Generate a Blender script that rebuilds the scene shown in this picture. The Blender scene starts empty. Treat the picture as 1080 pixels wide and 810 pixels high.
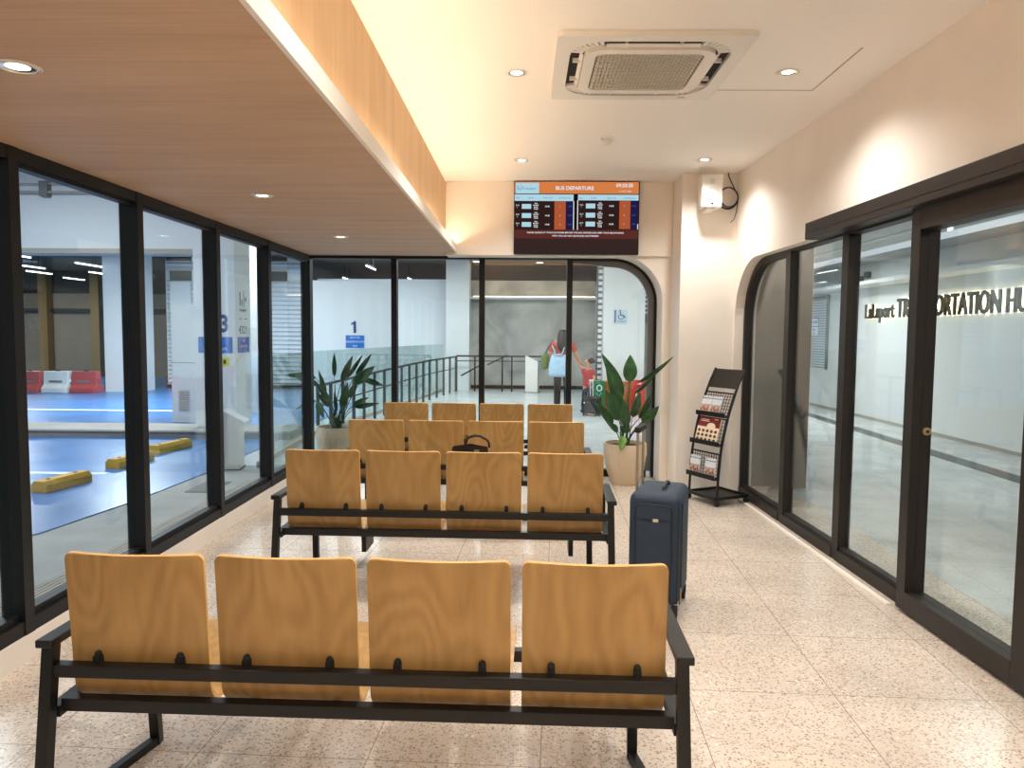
import bpy, bmesh, math, random
from math import sin, cos, pi, radians, atan, sqrt
from mathutils import Vector, Matrix
random.seed(7)
S = bpy.context.scene
COL = S.collection

# ------------------------------------------------------------------ helpers
def lin(c):
    return tuple(((v/255)/12.92 if v/255 <= .04045 else ((v/255+.055)/1.055)**2.4) for v in c)

class G:
    """small shape collector on a bmesh"""
    def __init__(s): s.b = bmesh.new()
    def box(s, x0, x1, y0, y1, z0, z1, bev=0):
        vs = [s.b.verts.new((x, y, z)) for x in (x0, x1) for y in (y0, y1) for z in (z0, z1)]
        fs = [(0,1,3,2),(4,6,7,5),(0,4,5,1),(2,3,7,6),(0,2,6,4),(1,5,7,3)]
        faces = [s.b.faces.new([vs[i] for i in f]) for f in fs]
        if bev:
            es = list({e for f in faces for e in f.edges})
            bmesh.ops.bevel(s.b, geom=es, offset=bev, segments=2, affect='EDGES', profile=.7)
        return s
    def bar(s, a, b, w, h=None, up=(0,0,1), w2=None, h2=None):
        """rectangular bar from a to b"""
        h = h or w; w2 = w2 or w; h2 = h2 or h
        a = Vector(a); b = Vector(b); d = (b-a).normalized(); u = Vector(up)
        if abs(d.dot(u)) > .98: u = Vector((0,1,0))
        r = d.cross(u).normalized(); u = r.cross(d)
        v = []
        for p, ww, hh in ((a, w, h), (b, w2, h2)):
            for i, j in ((-1,-1),(1,-1),(1,1),(-1,1)):
                v.append(s.b.verts.new(p + r*i*ww/2 + u*j*hh/2))
        for f in ((3,2,1,0),(4,5,6,7),(0,1,5,4),(1,2,6,5),(2,3,7,6),(3,0,4,7)):
            s.b.faces.new([v[k] for k in f])
        return s
    def tube(s, pts, r, n=8, closed=False):
        pts = [Vector(p) for p in pts]; rings = []
        rr = r if isinstance(r, (list, tuple)) else [r]*len(pts)
        N = len(pts); prev = None
        for i, p in enumerate(pts):
            if closed: d = pts[(i+1) % N]-pts[i-1]
            else: d = pts[min(i+1, N-1)]-pts[max(i-1, 0)]
            d.normalize()
            if prev is None:
                u = Vector((0,0,1)) if abs(d.z) < .9 else Vector((1,0,0))
            else: u = prev
            x = d.cross(u).normalized(); u = x.cross(d); prev = u
            rings.append([s.b.verts.new(p+(x*cos(2*pi*k/n)+u*sin(2*pi*k/n))*rr[i]) for k in range(n)])
        for i in range(N if closed else N-1):
            A = rings[i]; B = rings[(i+1) % N]
            for k in range(n): s.b.faces.new((A[k], A[(k+1) % n], B[(k+1) % n], B[k]))
        if not closed:
            s.b.faces.new(rings[0][::-1]); s.b.faces.new(rings[-1])
        return s
    def lathe(s, prof, n=32, cx=0, cy=0, cap0=True, cap1=True):
        rings = []
        for r, z in prof:
            rings.append([s.b.verts.new((cx+r*cos(2*pi*k/n), cy+r*sin(2*pi*k/n), z)) for k in range(n)])
        for A, B in zip(rings, rings[1:]):
            for k in range(n): s.b.faces.new((A[k], A[(k+1) % n], B[(k+1) % n], B[k]))
        if cap0: s.b.faces.new(rings[0][::-1])
        if cap1: s.b.faces.new(rings[-1])
        return s
    def poly(s, pts, d):
        """planar polygon (list of 3d points) extruded by vector d"""
        d = Vector(d)
        A = [s.b.verts.new(p) for p in pts]; B = [s.b.verts.new(Vector(p)+d) for p in pts]
        n = len(A)
        s.b.faces.new(A[::-1]); s.b.faces.new(B)
        for i in range(n): s.b.faces.new((A[i], A[(i+1) % n], B[(i+1) % n], B[i]))
        return s
    def strip(s, A, B, d):
        """band between two polylines of equal length, extruded by d"""
        d = Vector(d); n = len(A)
        va = [s.b.verts.new(p) for p in A]; vb = [s.b.verts.new(p) for p in B]
        wa = [s.b.verts.new(Vector(p)+d) for p in A]; wb = [s.b.verts.new(Vector(p)+d) for p in B]
        for i in range(n-1):
            s.b.faces.new((va[i], va[i+1], vb[i+1], vb[i])); s.b.faces.new((wa[i], wb[i], wb[i+1], wa[i+1]))
            s.b.faces.new((va[i], wa[i], wa[i+1], va[i+1])); s.b.faces.new((vb[i], vb[i+1], wb[i+1], wb[i]))
        s.b.faces.new((va[0], vb[0], wb[0], wa[0])); s.b.faces.new((va[-1], wa[-1], wb[-1], vb[-1]))
        return s
    def grid(s, f, nu, nv):
        v = [[s.b.verts.new(f(i/nu, j/nv)) for j in range(nv+1)] for i in range(nu+1)]
        for i in range(nu):
            for j in range(nv): s.b.faces.new((v[i][j], v[i+1][j], v[i+1][j+1], v[i][j+1]))
        return s
    def ball(s, c, r, sz=(1,1,1), n=12):
        m = Matrix.Translation(c) @ Matrix.Diagonal((r*sz[0], r*sz[1], r*sz[2], 1))
        bmesh.ops.create_uvsphere(s.b, u_segments=n, v_segments=max(6, n//2+2), radius=1, matrix=m)
        return s

def obj(name, g, mat, parent=None, smooth=False, bevel=0):
    bmesh.ops.recalc_face_normals(g.b, faces=g.b.faces)
    me = bpy.data.meshes.new(name); g.b.to_mesh(me); g.b.free()
    if smooth:
        for p in me.polygons: p.use_smooth = True
        if smooth != 'all':
            try: me.set_sharp_from_angle(angle=radians(40))
            except Exception: pass
    me.materials.append(mat)
    o = bpy.data.objects.new(name, me); COL.objects.link(o)
    if parent: o.parent = parent
    if bevel:
        m = o.modifiers.new('bevel', 'BEVEL'); m.width = bevel; m.segments = 2; m.limit_method = 'ANGLE'
    return o

def tag(o, label, cat, group=None, kind=None):
    o['label'] = label; o['category'] = cat
    if group: o['group'] = group
    if kind: o['kind'] = kind
    return o

def thing(name, label, cat, loc=(0,0,0), rz=0, group=None, kind=None):
    o = bpy.data.objects.new(name, None); COL.objects.link(o)
    o.empty_display_size = .1
    o.location = loc; o.rotation_euler = (0, 0, rz)
    return tag(o, label, cat, group, kind)

def struct(name, g, mat, label, cat, parent=None, **k):
    o = obj(name, g, mat, parent, **k)
    if not parent: tag(o, label, cat, kind='structure')
    return o

def dup(root, loc=None, rz=None, label=None, group=None):
    r = root.copy(); COL.objects.link(r)
    if loc is not None: r.location = loc
    if rz is not None: r.rotation_euler = (0, 0, rz)
    if label: r['label'] = label
    if group: r['group'] = group
    for ch in list(root.children):
        c = ch.copy(); COL.objects.link(c); c.parent = r
        for gch in list(ch.children):
            d = gch.copy(); COL.objects.link(d); d.parent = c
    return r

def text(name, body, size, mat, parent, loc, rot, sx=1.0, depth=.002, align='LEFT', spacing=1.0, bold=0):
    cu = bpy.data.curves.new(name, 'FONT'); cu.body = body; cu.size = size; cu.extrude = depth
    cu.align_x = align; cu.space_character = spacing; cu.offset = bold; cu.resolution_u = 3
    t = bpy.data.objects.new(name, cu); COL.objects.link(t)
    dg = bpy.context.evaluated_depsgraph_get()
    me = bpy.data.meshes.new_from_object(t.evaluated_get(dg))
    COL.objects.unlink(t); bpy.data.objects.remove(t)
    me.materials.clear(); me.materials.append(mat)
    M = Matrix.Translation(loc) @ rot.to_4x4() @ Matrix.Diagonal((sx, 1, 1, 1))
    me.transform(M)
    o = bpy.data.objects.new(name, me); COL.objects.link(o)
    if parent: o.parent = parent
    return o
# text orientations
FACE_NY = Matrix.Rotation(pi/2, 3, 'X')                                   # readable from -Y
FACE_NX = Matrix.Rotation(-pi/2, 3, 'Z') @ Matrix.Rotation(pi/2, 3, 'X')  # readable from -X
FACE_PX = Matrix.Rotation(pi/2, 3, 'Z') @ Matrix.Rotation(pi/2, 3, 'X')   # readable from +X

def skin(name, verts, edges, rad, mat, parent, sub=2, root=0):
    me = bpy.data.meshes.new(name); me.from_pydata(verts, edges, [])
    t = bpy.data.objects.new(name, me); COL.objects.link(t)
    t.modifiers.new('s', 'SKIN')
    if not me.skin_vertices: me.skin_vertices.new()
    sv = me.skin_vertices[0].data
    for i, r in enumerate(rad):
        sv[i].radius = r if isinstance(r, tuple) else (r, r); sv[i].use_root = (i == root)
    m = t.modifiers.new('u', 'SUBSURF'); m.levels = sub; m.render_levels = sub
    dg = bpy.context.evaluated_depsgraph_get()
    me2 = bpy.data.meshes.new_from_object(t.evaluated_get(dg))
    COL.objects.unlink(t); bpy.data.objects.remove(t)
    me2.materials.clear(); me2.materials.append(mat)
    for p in me2.polygons: p.use_smooth = True
    o = bpy.data.objects.new(name, me2); COL.objects.link(o)
    if parent: o.parent = parent
    return o

# ------------------------------------------------------------------ materials
def nt(name):
    m = bpy.data.materials.new(name); m.use_nodes = True
    n = m.node_tree; n.nodes.clear()
    out = n.nodes.new('ShaderNodeOutputMaterial')
    return m, n, out
def N(n, t, **k):
    x = n.nodes.new(t)
    for a, v in k.items(): setattr(x, a, v)
    return x
def pbr(name, c, rough=.5, metal=0, spec=.5, bump=None, var=0, vscale=3, emit=None, es=1):
    m, n, out = nt(name)
    b = N(n, 'ShaderNodeBsdfPrincipled')
    b.inputs['Base Color'].default_value = (*lin(c), 1)
    b.inputs['Roughness'].default_value = rough; b.inputs['Metallic'].default_value = metal
    b.inputs['Specular IOR Level'].default_value = spec
    n.links.new(b.outputs[0], out.inputs[0])
    if var or bump:
        tc = N(n, 'ShaderNodeTexCoord')
    if var:
        nz = N(n, 'ShaderNodeTexNoise'); nz.inputs['Scale'].default_value = vscale; nz.inputs['Detail'].default_value = 5
        n.links.new(tc.outputs['Object'], nz.inputs['Vector'])
        r = N(n, 'ShaderNodeValToRGB')
        a = lin([max(0, v*(1-var)) for v in c]); d = lin([min(255, v*(1+var)) for v in c])
        r.color_ramp.elements[0].position = .3; r.color_ramp.elements[1].position = .7
        r.color_ramp.elements[0].color = (*a, 1); r.color_ramp.elements[1].color = (*d, 1)
        n.links.new(nz.outputs['Fac'], r.inputs[0]); n.links.new(r.outputs[0], b.inputs['Base Color'])
    if bump:
        nz2 = N(n, 'ShaderNodeTexNoise'); nz2.inputs['Scale'].default_value = bump[0]; nz2.inputs['Detail'].default_value = 4
        n.links.new(tc.outputs['Object'], nz2.inputs['Vector'])
        bp = N(n, 'ShaderNodeBump'); bp.inputs['Strength'].default_value = bump[1]; bp.inputs['Distance'].default_value = .01
        n.links.new(nz2.outputs['Fac'], bp.inputs['Height']); n.links.new(bp.outputs[0], b.inputs['Normal'])
    if emit:
        b.inputs['Emission Color'].default_value = (*lin(emit), 1); b.inputs['Emission Strength'].default_value = es
    return m
def emis(name, c, s):
    m, n, out = nt(name)
    e = N(n, 'ShaderNodeEmission'); e.inputs[0].default_value = (*lin(c), 1); e.inputs[1].default_value = s
    n.links.new(e.outputs[0], out.inputs[0]); return m
def glass_mat(name, tint, f0=.05, k=1.0):
    m, n, out = nt(name)
    t = N(n, 'ShaderNodeBsdfTransparent'); t.inputs[0].default_value = (*tint, 1)
    g = N(n, 'ShaderNodeBsdfGlossy'); g.inputs['Roughness'].default_value = 0.0
    lw = N(n, 'ShaderNodeLayerWeight'); lw.inputs['Blend'].default_value = .5
    p = N(n, 'ShaderNodeMath', operation='POWER'); p.inputs[1].default_value = 5
    n.links.new(lw.outputs['Facing'], p.inputs[0])
    ma = N(n, 'ShaderNodeMath', operation='MULTIPLY_ADD'); ma.inputs[1].default_value = k*(1-f0); ma.inputs[2].default_value = f0
    n.links.new(p.outputs[0], ma.inputs[0])
    mx = N(n, 'ShaderNodeMixShader')
    n.links.new(ma.outputs[0], mx.inputs[0]); n.links.new(t.outputs[0], mx.inputs[1]); n.links.new(g.outputs[0], mx.inputs[2])
    n.links.new(mx.outputs[0], out.inputs[0]); return m

def tile_nodes(n, size, ang, ou, ov, width):
    """0/1 mask of joints of a square tile grid turned by ang"""
    tc = N(n, 'ShaderNodeTexCoord')
    mp = N(n, 'ShaderNodeMapping'); mp.vector_type = 'POINT'
    mp.inputs['Rotation'].default_value = (0, 0, ang)
    n.links.new(tc.outputs['Object'], mp.inputs['Vector'])
    sp = N(n, 'ShaderNodeSeparateXYZ'); n.links.new(mp.outputs[0], sp.inputs[0])
    res = []
    for ax, o in (('X', ou), ('Y', ov)):
        a = N(n, 'ShaderNodeMath', operation='SUBTRACT'); a.inputs[1].default_value = o; n.links.new(sp.outputs[ax], a.inputs[0])
        b = N(n, 'ShaderNodeMath', operation='DIVIDE'); b.inputs[1].default_value = size; n.links.new(a.outputs[0], b.inputs[0])
        c = N(n, 'ShaderNodeMath', operation='PINGPONG'); c.inputs[1].default_value = .5; n.links.new(b.outputs[0], c.inputs[0])
        d = N(n, 'ShaderNodeMath', operation='LESS_THAN'); d.inputs[1].default_value = width/size; n.links.new(c.outputs[0], d.inputs[0])
        res.append(d)
    mx = N(n, 'ShaderNodeMath', operation='MAXIMUM'); n.links.new(res[0].outputs[0], mx.inputs[0]); n.links.new(res[1].outputs[0], mx.inputs[1])
    return tc, mx

def terrazzo(name, base, chips, rough, size=.609, ang=0, ou=0, ov=0, joint=(150,130,112), jw=.0018):
    m, n, out = nt(name)
    b = N(n, 'ShaderNodeBsdfPrincipled'); b.inputs['Roughness'].default_value = rough
    tc, joints = tile_nodes(n, size, ang, ou, ov, jw)
    prev = None
    nz = N(n, 'ShaderNodeTexNoise'); nz.inputs['Scale'].default_value = 2.2; nz.inputs['Detail'].default_value = 6
    n.links.new(tc.outputs['Object'], nz.inputs['Vector'])
    r = N(n, 'ShaderNodeValToRGB'); r.color_ramp.elements[0].position = .35; r.color_ramp.elements[1].position = .65
    r.color_ramp.elements[0].color = (*lin([v*.95 for v in base]), 1); r.color_ramp.elements[1].color = (*lin([min(255, v*1.04) for v in base]), 1)
    n.links.new(nz.outputs['Fac'], r.inputs[0]); prev = r.outputs[0]
    for i, (sc, thr, col, amt) in enumerate(chips):
        v = N(n, 'ShaderNodeTexVoronoi'); v.inputs['Scale'].default_value = sc
        v.inputs['Randomness'].default_value = 1
        ofs = N(n, 'ShaderNodeMapping'); ofs.inputs['Location'].default_value = (i*3.1, i*1.7, 0); ofs.inputs['Scale'].default_value = (1, 1.0, 0.0)
        dn = N(n, 'ShaderNodeTexNoise'); dn.inputs['Scale'].default_value = sc*1.5
        n.links.new(tc.outputs['Object'], dn.inputs['Vector'])
        va = N(n, 'ShaderNodeMixRGB'); va.blend_type = 'ADD'; va.inputs[0].default_value = .35/sc
        n.links.new(tc.outputs['Object'], va.inputs[1]); n.links.new(dn.outputs['Color'], va.inputs[2])
        n.links.new(va.outputs[0], ofs.inputs['Vector']); n.links.new(ofs.outputs[0], v.inputs['Vector'])
        sepc = N(n, 'ShaderNodeSeparateColor'); n.links.new(v.outputs['Color'], sepc.inputs[0])
        l1 = N(n, 'ShaderNodeMath', operation='LESS_THAN'); l1.inputs[1].default_value = thr
        n.links.new(v.outputs['Distance'], l1.inputs[0])
        l2 = N(n, 'ShaderNodeMath', operation='LESS_THAN'); l2.inputs[1].default_value = amt
        n.links.new(sepc.outputs[0], l2.inputs[0])
        mu = N(n, 'ShaderNodeMath', operation='MULTIPLY'); n.links.new(l1.outputs[0], mu.inputs[0]); n.links.new(l2.outputs[0], mu.inputs[1])
        mx = N(n, 'ShaderNodeMixRGB'); mx.inputs[2].default_value = (*lin(col), 1)
        n.links.new(mu.outputs[0], mx.inputs[0]); n.links.new(prev, mx.inputs[1]); prev = mx.outputs[0]
    mx = N(n, 'ShaderNodeMixRGB'); mx.inputs[2].default_value = (*lin(joint), 1)
    n.links.new(joints.outputs[0], mx.inputs[0]); n.links.new(prev, mx.inputs[1])
    n.links.new(mx.outputs[0], b.inputs['Base Color']); n.links.new(b.outputs[0], out.inputs[0])
    return m

def wood(name, c0, c1, axis, rough=.45, fine=90, figure=0, plank=0, spec=.5):
    """straight grain along axis ('X','Y','Z'), with optional cathedral figure"""
    m, n, out = nt(name)
    b = N(n, 'ShaderNodeBsdfPrincipled'); b.inputs['Roughness'].default_value = rough; b.inputs['Specular IOR Level'].default_value = spec
    tc = N(n, 'ShaderNodeTexCoord')
    oi = N(n, 'ShaderNodeObjectInfo')
    ad = N(n, 'ShaderNodeVectorMath', operation='SCALE'); ad.inputs[0].default_value = (31, 17, 23); n.links.new(oi.outputs['Random'], ad.inputs['Scale'])
    ad2 = N(n, 'ShaderNodeVectorMath', operation='ADD'); n.links.new(tc.outputs['Object'], ad2.inputs[0]); n.links.new(ad.outputs[0], ad2.inputs[1])
    mp = N(n, 'ShaderNodeMapping')
    sc = [fine]*3; sc['XYZ'.index(axis)] = 1.6
    mp.inputs['Scale'].default_value = sc; n.links.new(ad2.outputs[0], mp.inputs['Vector'])
    nz = N(n, 'ShaderNodeTexNoise'); nz.inputs['Scale'].default_value = 1; nz.inputs['Detail'].default_value = 6; nz.inputs['Roughness'].default_value = .6
    n.links.new(mp.outputs[0], nz.inputs['Vector'])
    mp2 = N(n, 'ShaderNodeMapping'); s2 = [7]*3; s2['XYZ'.index(axis)] = .9
    mp2.inputs['Scale'].default_value = s2; n.links.new(ad2.outputs[0], mp2.inputs['Vector'])
    nz2 = N(n, 'ShaderNodeTexNoise'); nz2.inputs['Scale'].default_value = 1; nz2.inputs['Detail'].default_value = 3
    n.links.new(mp2.outputs[0], nz2.inputs['Vector'])
    mul = N(n, 'ShaderNodeMath', operation='MULTIPLY_ADD'); mul.inputs[1].default_value = .45
    n.links.new(nz.outputs['Fac'], mul.inputs[0])
    h = N(n, 'ShaderNodeMath', operation='MULTIPLY'); h.inputs[1].default_value = .55; n.links.new(nz2.outputs['Fac'], h.inputs[0])
    n.links.new(h.outputs[0], mul.inputs[2])
    fac = mul.outputs[0]
    if figure:
        mp3 = N(n, 'ShaderNodeMapping'); s3 = [4.5]*3; s3['XYZ'.index(axis)] = 1.5
        mp3.inputs['Scale'].default_value = s3; n.links.new(ad2.outputs[0], mp3.inputs['Vector'])
        nf = N(n, 'ShaderNodeTexNoise'); nf.inputs['Scale'].default_value = 1; nf.inputs['Detail'].default_value = 1
        n.links.new(mp3.outputs[0], nf.inputs['Vector'])
        w = N(n, 'ShaderNodeMath', operation='MULTIPLY'); w.inputs[1].default_value = 70; n.links.new(nf.outputs['Fac'], w.inputs[0])
        sn = N(n, 'ShaderNodeMath', operation='SINE'); n.links.new(w.outputs[0], sn.inputs[0])
        ma = N(n, 'ShaderNodeMath', operation='MULTIPLY_ADD'); ma.inputs[1].default_value = figure; n.links.new(sn.outputs[0], ma.inputs[0]); n.links.new(fac, ma.inputs[2])
        fac = ma.outputs[0]
    r = N(n, 'ShaderNodeValToRGB'); r.color_ramp.elements[0].position = .34; r.color_ramp.elements[1].position = .66
    r.color_ramp.elements[0].color = (*lin(c0), 1); r.color_ramp.elements[1].color = (*lin(c1), 1)
    n.links.new(fac, r.inputs[0])
    n.links.new(r.outputs[0], b.inputs['Base Color']); n.links.new(b.outputs[0], out.inputs[0])
    return m

def mural_mat(name):
    m, n, out = nt(name)
    b = N(n, 'ShaderNodeBsdfPrincipled'); b.inputs['Roughness'].default_value = .7
    tc = N(n, 'ShaderNodeTexCoord')
    nz = N(n, 'ShaderNodeTexNoise'); nz.inputs['Scale'].default_value = 1.1; nz.inputs['Detail'].default_value = 4; nz.inputs['Distortion'].default_value = 1.2
    n.links.new(tc.outputs['Object'], nz.inputs['Vector'])
    v = N(n, 'ShaderNodeTexVoronoi'); v.inputs['Scale'].default_value = 1.6; v.feature = 'SMOOTH_F1'
    n.links.new(tc.outputs['Object'], v.inputs['Vector'])
    a = N(n, 'ShaderNodeMath', operation='MULTIPLY_ADD'); a.inputs[1].default_value = .35
    n.links.new(v.outputs['Distance'], a.inputs[0]); n.links.new(nz.outputs['Fac'], a.inputs[2])
    r = N(n, 'ShaderNodeValToRGB'); r.color_ramp.elements[0].position = .45; r.color_ramp.elements[1].position = .85
    r.color_ramp.elements[0].color = (*lin((150,153,152)), 1); r.color_ramp.elements[1].color = (*lin((206,205,196)), 1)
    n.links.new(a.outputs[0], r.inputs[0]); n.links.new(r.outputs[0], b.inputs['Base Color']); n.links.new(b.outputs[0], out.inputs[0])
    return m

M = {}
M['plaster'] = pbr('beige_plaster', (239,232,222), .75, var=.02, vscale=1.5, bump=(6, .05))
M['ceil'] = pbr('cream_ceiling', (246,242,236), .8)
M['floor'] = terrazzo('terrazzo_tiles', (217,205,191),
    [(60, .42, (222,206,188), .4), (70, .40, (190,168,148), .35), (75, .36, (156,134,114), .11), (42, .36, (234,222,208), .14), (110, .42, (178,152,130), .3)],
    .22, .609, radians(2.6), .564, .018)
M['out_floor'] = terrazzo('grey_terrazzo', (200,204,202),
    [(50, .36, (210,213,210), .35), (60, .34, (188,191,190), .3), (90, .34, (168,170,168), .15)], .25, .609, radians(2.6), .2, .1, (160,164,164))
M['strip'] = terrazzo('dark_terrazzo', (70,73,75), [(40, .34, (92,95,95), .4), (60, .34, (56,58,60), .3)], .4, 1.2, 0, 0, 0, (84,86,88))
M['black'] = pbr('black_aluminium', (22,22,24), .5, .2)
M['bronze'] = pbr('dark_bronze_aluminium', (50,44,40), .5, .4)
M['steel'] = pbr('black_powder_coated_steel', (26,25,24), .42, .2)
M['glass'] = glass_mat('clear_glass', (.93,.965,.97), .045, 1.0)
M['rail_glass'] = glass_mat('green_tinted_glass', (.82,.90,.89), .05, 1)
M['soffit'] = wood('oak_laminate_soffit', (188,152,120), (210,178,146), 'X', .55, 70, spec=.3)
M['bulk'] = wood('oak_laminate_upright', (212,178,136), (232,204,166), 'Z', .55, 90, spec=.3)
M['seat'] = wood('maple_plywood', (163,125,70), (185,147,90), 'Z', .36, 34, figure=.09)
M['ply'] = pbr('plywood_edge', (226,178,110), .5)
M['white'] = pbr('white_paint', (222,224,222), .55)
M['white_gloss'] = pbr('white_plastic', (228,224,216), .4)
M['trim'] = pbr('white_lamp_trim', (232,226,216), .35)
M['chrome'] = pbr('lamp_reflector', (235,228,215), .15, .9)
M['lamp'] = emis('warm_lamp_face', (255,236,210), 4)
M['cove'] = emis('warm_led_strip', (255,234,204), 28)
M['tube'] = emis('cool_tube', (236,244,255), 6)
M['linear'] = emis('white_linear_light', (235,244,250), .5)
M['dark'] = pbr('dark_void', (34,32,31), .8)
M['rail_grey'] = pbr('rail_grey', (74,80,80), .5)
M['vent'] = pbr('vent_grey', (166,160,148), .6)
M['concrete'] = pbr('walkway_concrete', (156,158,156), .7, var=.05, vscale=3)
M['blue'] = pbr('blue_epoxy_floor', (62,122,184), .3, var=.08, vscale=1.2)
M['kerbside'] = pbr('kerb_grey', (112,114,114), .8)
M['kerbtop'] = pbr('kerb_light', (166,164,158), .8, var=.04)
M['line'] = pbr('white_road_paint', (226,232,238), .6)
M['yellow'] = pbr('yellow_rubber', (206,156,46), .6, var=.08, vscale=12)
M['rubber'] = pbr('black_rubber', (28,28,28), .7)
M['red_pl'] = pbr('red_barrier_plastic', (176,66,68), .5)
M['white_pl'] = pbr('white_barrier_plastic', (216,220,220), .5)
M['garage_ceil'] = pbr('dark_brown_ceiling', (92,78,64), .8)
M['garage_grey'] = pbr('garage_ceiling_bluegrey', (132,140,160), .8)
M['garage_wall'] = pbr('grey_brown_panel', (122,114,102), .8, var=.04)
M['khaki'] = pbr('khaki_column', (120,100,62), .8)
M['slat'] = pbr('white_louver_slat', (206,214,218), .5)
M['mural'] = mural_mat('mottled_grey_mural')
M['woodceil'] = wood('brown_wood_ceiling', (126,88,52), (160,118,74), 'X', .6, 30)
M['sign_blue'] = pbr('sign_blue', (28,104,186), .4)
M['sign_white'] = pbr('sign_lettering_white', (226,236,246), .5)
M['sign_ink'] = pbr('sign_lettering_navy', (40,66,120), .5)
M['ink'] = pbr('black_lettering', (36,38,42), .5)
M['letters'] = pbr('dark_metal_letters', (66,62,54), .4, .5)
M['halo'] = emis('warm_letter_backlight', (255,232,180), 5)
M['red'] = pbr('red_panel', (196,48,36), .5)
M['green'] = pbr('green_panel', (22,120,70), .5)
M['orange_wood'] = wood('orange_wood_slats', (150,88,42), (186,118,62), 'Z', .5, 40)
M['leaf'] = pbr('dark_green_leaf', (46,84,46), .38, var=.25, vscale=9)
M['leaf2'] = pbr('bright_green_leaf', (96,140,44), .4, var=.12, vscale=12)
M['stem'] = pbr('leaf_stalk', (52,78,40), .5)
M['soil'] = pbr('potting_soil', (50,38,30), .95, bump=(60, .6))
M['navy'] = pbr('navy_nylon', (35,52,71), .62, bump=(300, .15))
M['navy_dk'] = pbr('navy_piping', (22,30,40), .5)
M['grey_metal'] = pbr('brushed_handle', (168,150,130), .35, .6)
M['leather'] = pbr('black_leather', (28,25,24), .4)
M['leather_br'] = pbr('dark_brown_strap', (52,34,26), .5)
M['skin'] = pbr('skin', (196,146,118), .55)
M['hair'] = pbr('dark_hair', (30,25,26), .5)
M['hair_br'] = pbr('brown_hair', (70,50,40), .5)
M['coral'] = pbr('coral_fabric', (188,84,70), .8)
M['tee_red'] = pbr('red_tshirt', (176,52,62), .8)
M['trouser'] = pbr('black_trousers', (28,30,34), .8)
M['jeans'] = pbr('dark_jeans', (38,50,70), .85)
M['lightblue'] = pbr('light_blue_canvas', (166,196,218), .75, var=.05, vscale=10)
M['bag_green'] = pbr('green_bag_fabric', (84,112,48), .7)
M['shoe'] = pbr('shoe_rubber', (50,46,46), .7)

# ribbed pot
def pot_mat():
    m, n, out = nt('ribbed_stoneware')
    b = N(n, 'ShaderNodeBsdfPrincipled'); b.inputs['Roughness'].default_value = .7
    b.inputs['Base Color'].default_value = (*lin((212,196,170)), 1)
    n.links.new(b.outputs[0], out.inputs[0]); return m
M['pot'] = pot_mat()

# ------------------------------------------------------------------ camera
F_PX = 775.0
pitch, yaw, roll = atan(53/F_PX), atan(13/F_PX), radians(.45)
fw = Vector((-sin(yaw)*cos(pitch), cos(yaw)*cos(pitch), -sin(pitch)))
rt = Vector((cos(yaw), sin(yaw), 0)); up = rt.cross(fw)
r2 = rt*cos(roll)+up*sin(roll); u2 = up*cos(roll)-rt*sin(roll)
cam = bpy.data.cameras.new('camera'); cam.sensor_width = 36; cam.lens = F_PX/1080*36
cam.clip_start = .05; cam.clip_end = 200
co = bpy.data.objects.new('camera', cam); COL.objects.link(co)
mw = Matrix((r2, u2, -fw)).transposed().to_4x4(); mw.translation = (0, 0, 1.5)
co.matrix_world = mw
S.camera = co

# ------------------------------------------------------------------ room
XL = -2.24; CZ = 2.995; SZ = 2.30; YB = -2.6
struct('floor', G().box(-2.42, 2.6, YB, 7.78, -.1, 0), M['floor'], 'beige terrazzo tile floor of the waiting room', 'floor')
struct('ceiling', G().box(-.80, 2.6, YB, 7.78, CZ, CZ+.1), M['ceil'], 'cream plaster ceiling above the right side of the room', 'ceiling')
# lower wood soffit along the left
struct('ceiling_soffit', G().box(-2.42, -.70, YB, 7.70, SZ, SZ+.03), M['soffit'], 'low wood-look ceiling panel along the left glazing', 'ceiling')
struct('trim_1', G().box(-.70, -.682, YB, 7.38, SZ, SZ+.075, ), M['plaster'], 'pale lip along the edge of the wood soffit', 'trim')
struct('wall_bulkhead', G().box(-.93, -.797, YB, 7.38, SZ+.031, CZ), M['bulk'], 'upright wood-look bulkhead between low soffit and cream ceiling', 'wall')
led = obj('led_strip', G().box(-.79, -.765, YB+.1, 7.3, SZ+.031, SZ+.043), M['cove'])
tag(led, 'warm light strip glowing in the cove along the wood bulkhead', 'light strip')
# far wall with the rounded opening; opening right edge X 1.36, top Z 2.285
def arc(cx, cz, r, a0, a1, n=14):
    return [(cx+r*cos(a0+(a1-a0)*i/n), cz+r*sin(a0+(a1-a0)*i/n)) for i in range(n+1)]
op = [(-.80, 2.285)]+arc(1.37-.46, 2.285-.46, .46, pi/2, 0)+[(1.37, 0)]
outl = op+[(1.62, 0), (1.62, CZ), (-.80, CZ)]
struct('wall_far', G().poly([(x, 7.38, z) for x, z in outl], (0, .32, 0)), M['plaster'], 'beige far wall around the rounded window, behind the screen', 'wall')
struct('trim_2', G().box(-.78, 1.445, 7.345, 7.379, 2.275, CZ-.001), M['plaster'], 'raised plaster panel carrying the departure screen', 'trim')
struct('wall_column', G().box(1.45, 2.05, 6.95, 7.379, 0, CZ-.001), M['plaster'], 'beige corner pier behind the leaflet rack', 'wall')
struct('wall_left', G().box(-2.42, XL, YB, 7.78, 0, .12), M['plaster'], 'low beige kerb under the left glazing', 'wall')
struct('wall_back', G().box(-2.42, 2.6, YB-.1, YB, 0, 3.1), M['plaster'], 'beige wall behind the viewer', 'wall')
struct('wall_over_glazing', G().box(-2.42, -2.30, YB, 7.78, SZ+.03, 3.1), M['plaster'], 'wall above the left glazing, over the soffit', 'wall')

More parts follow.
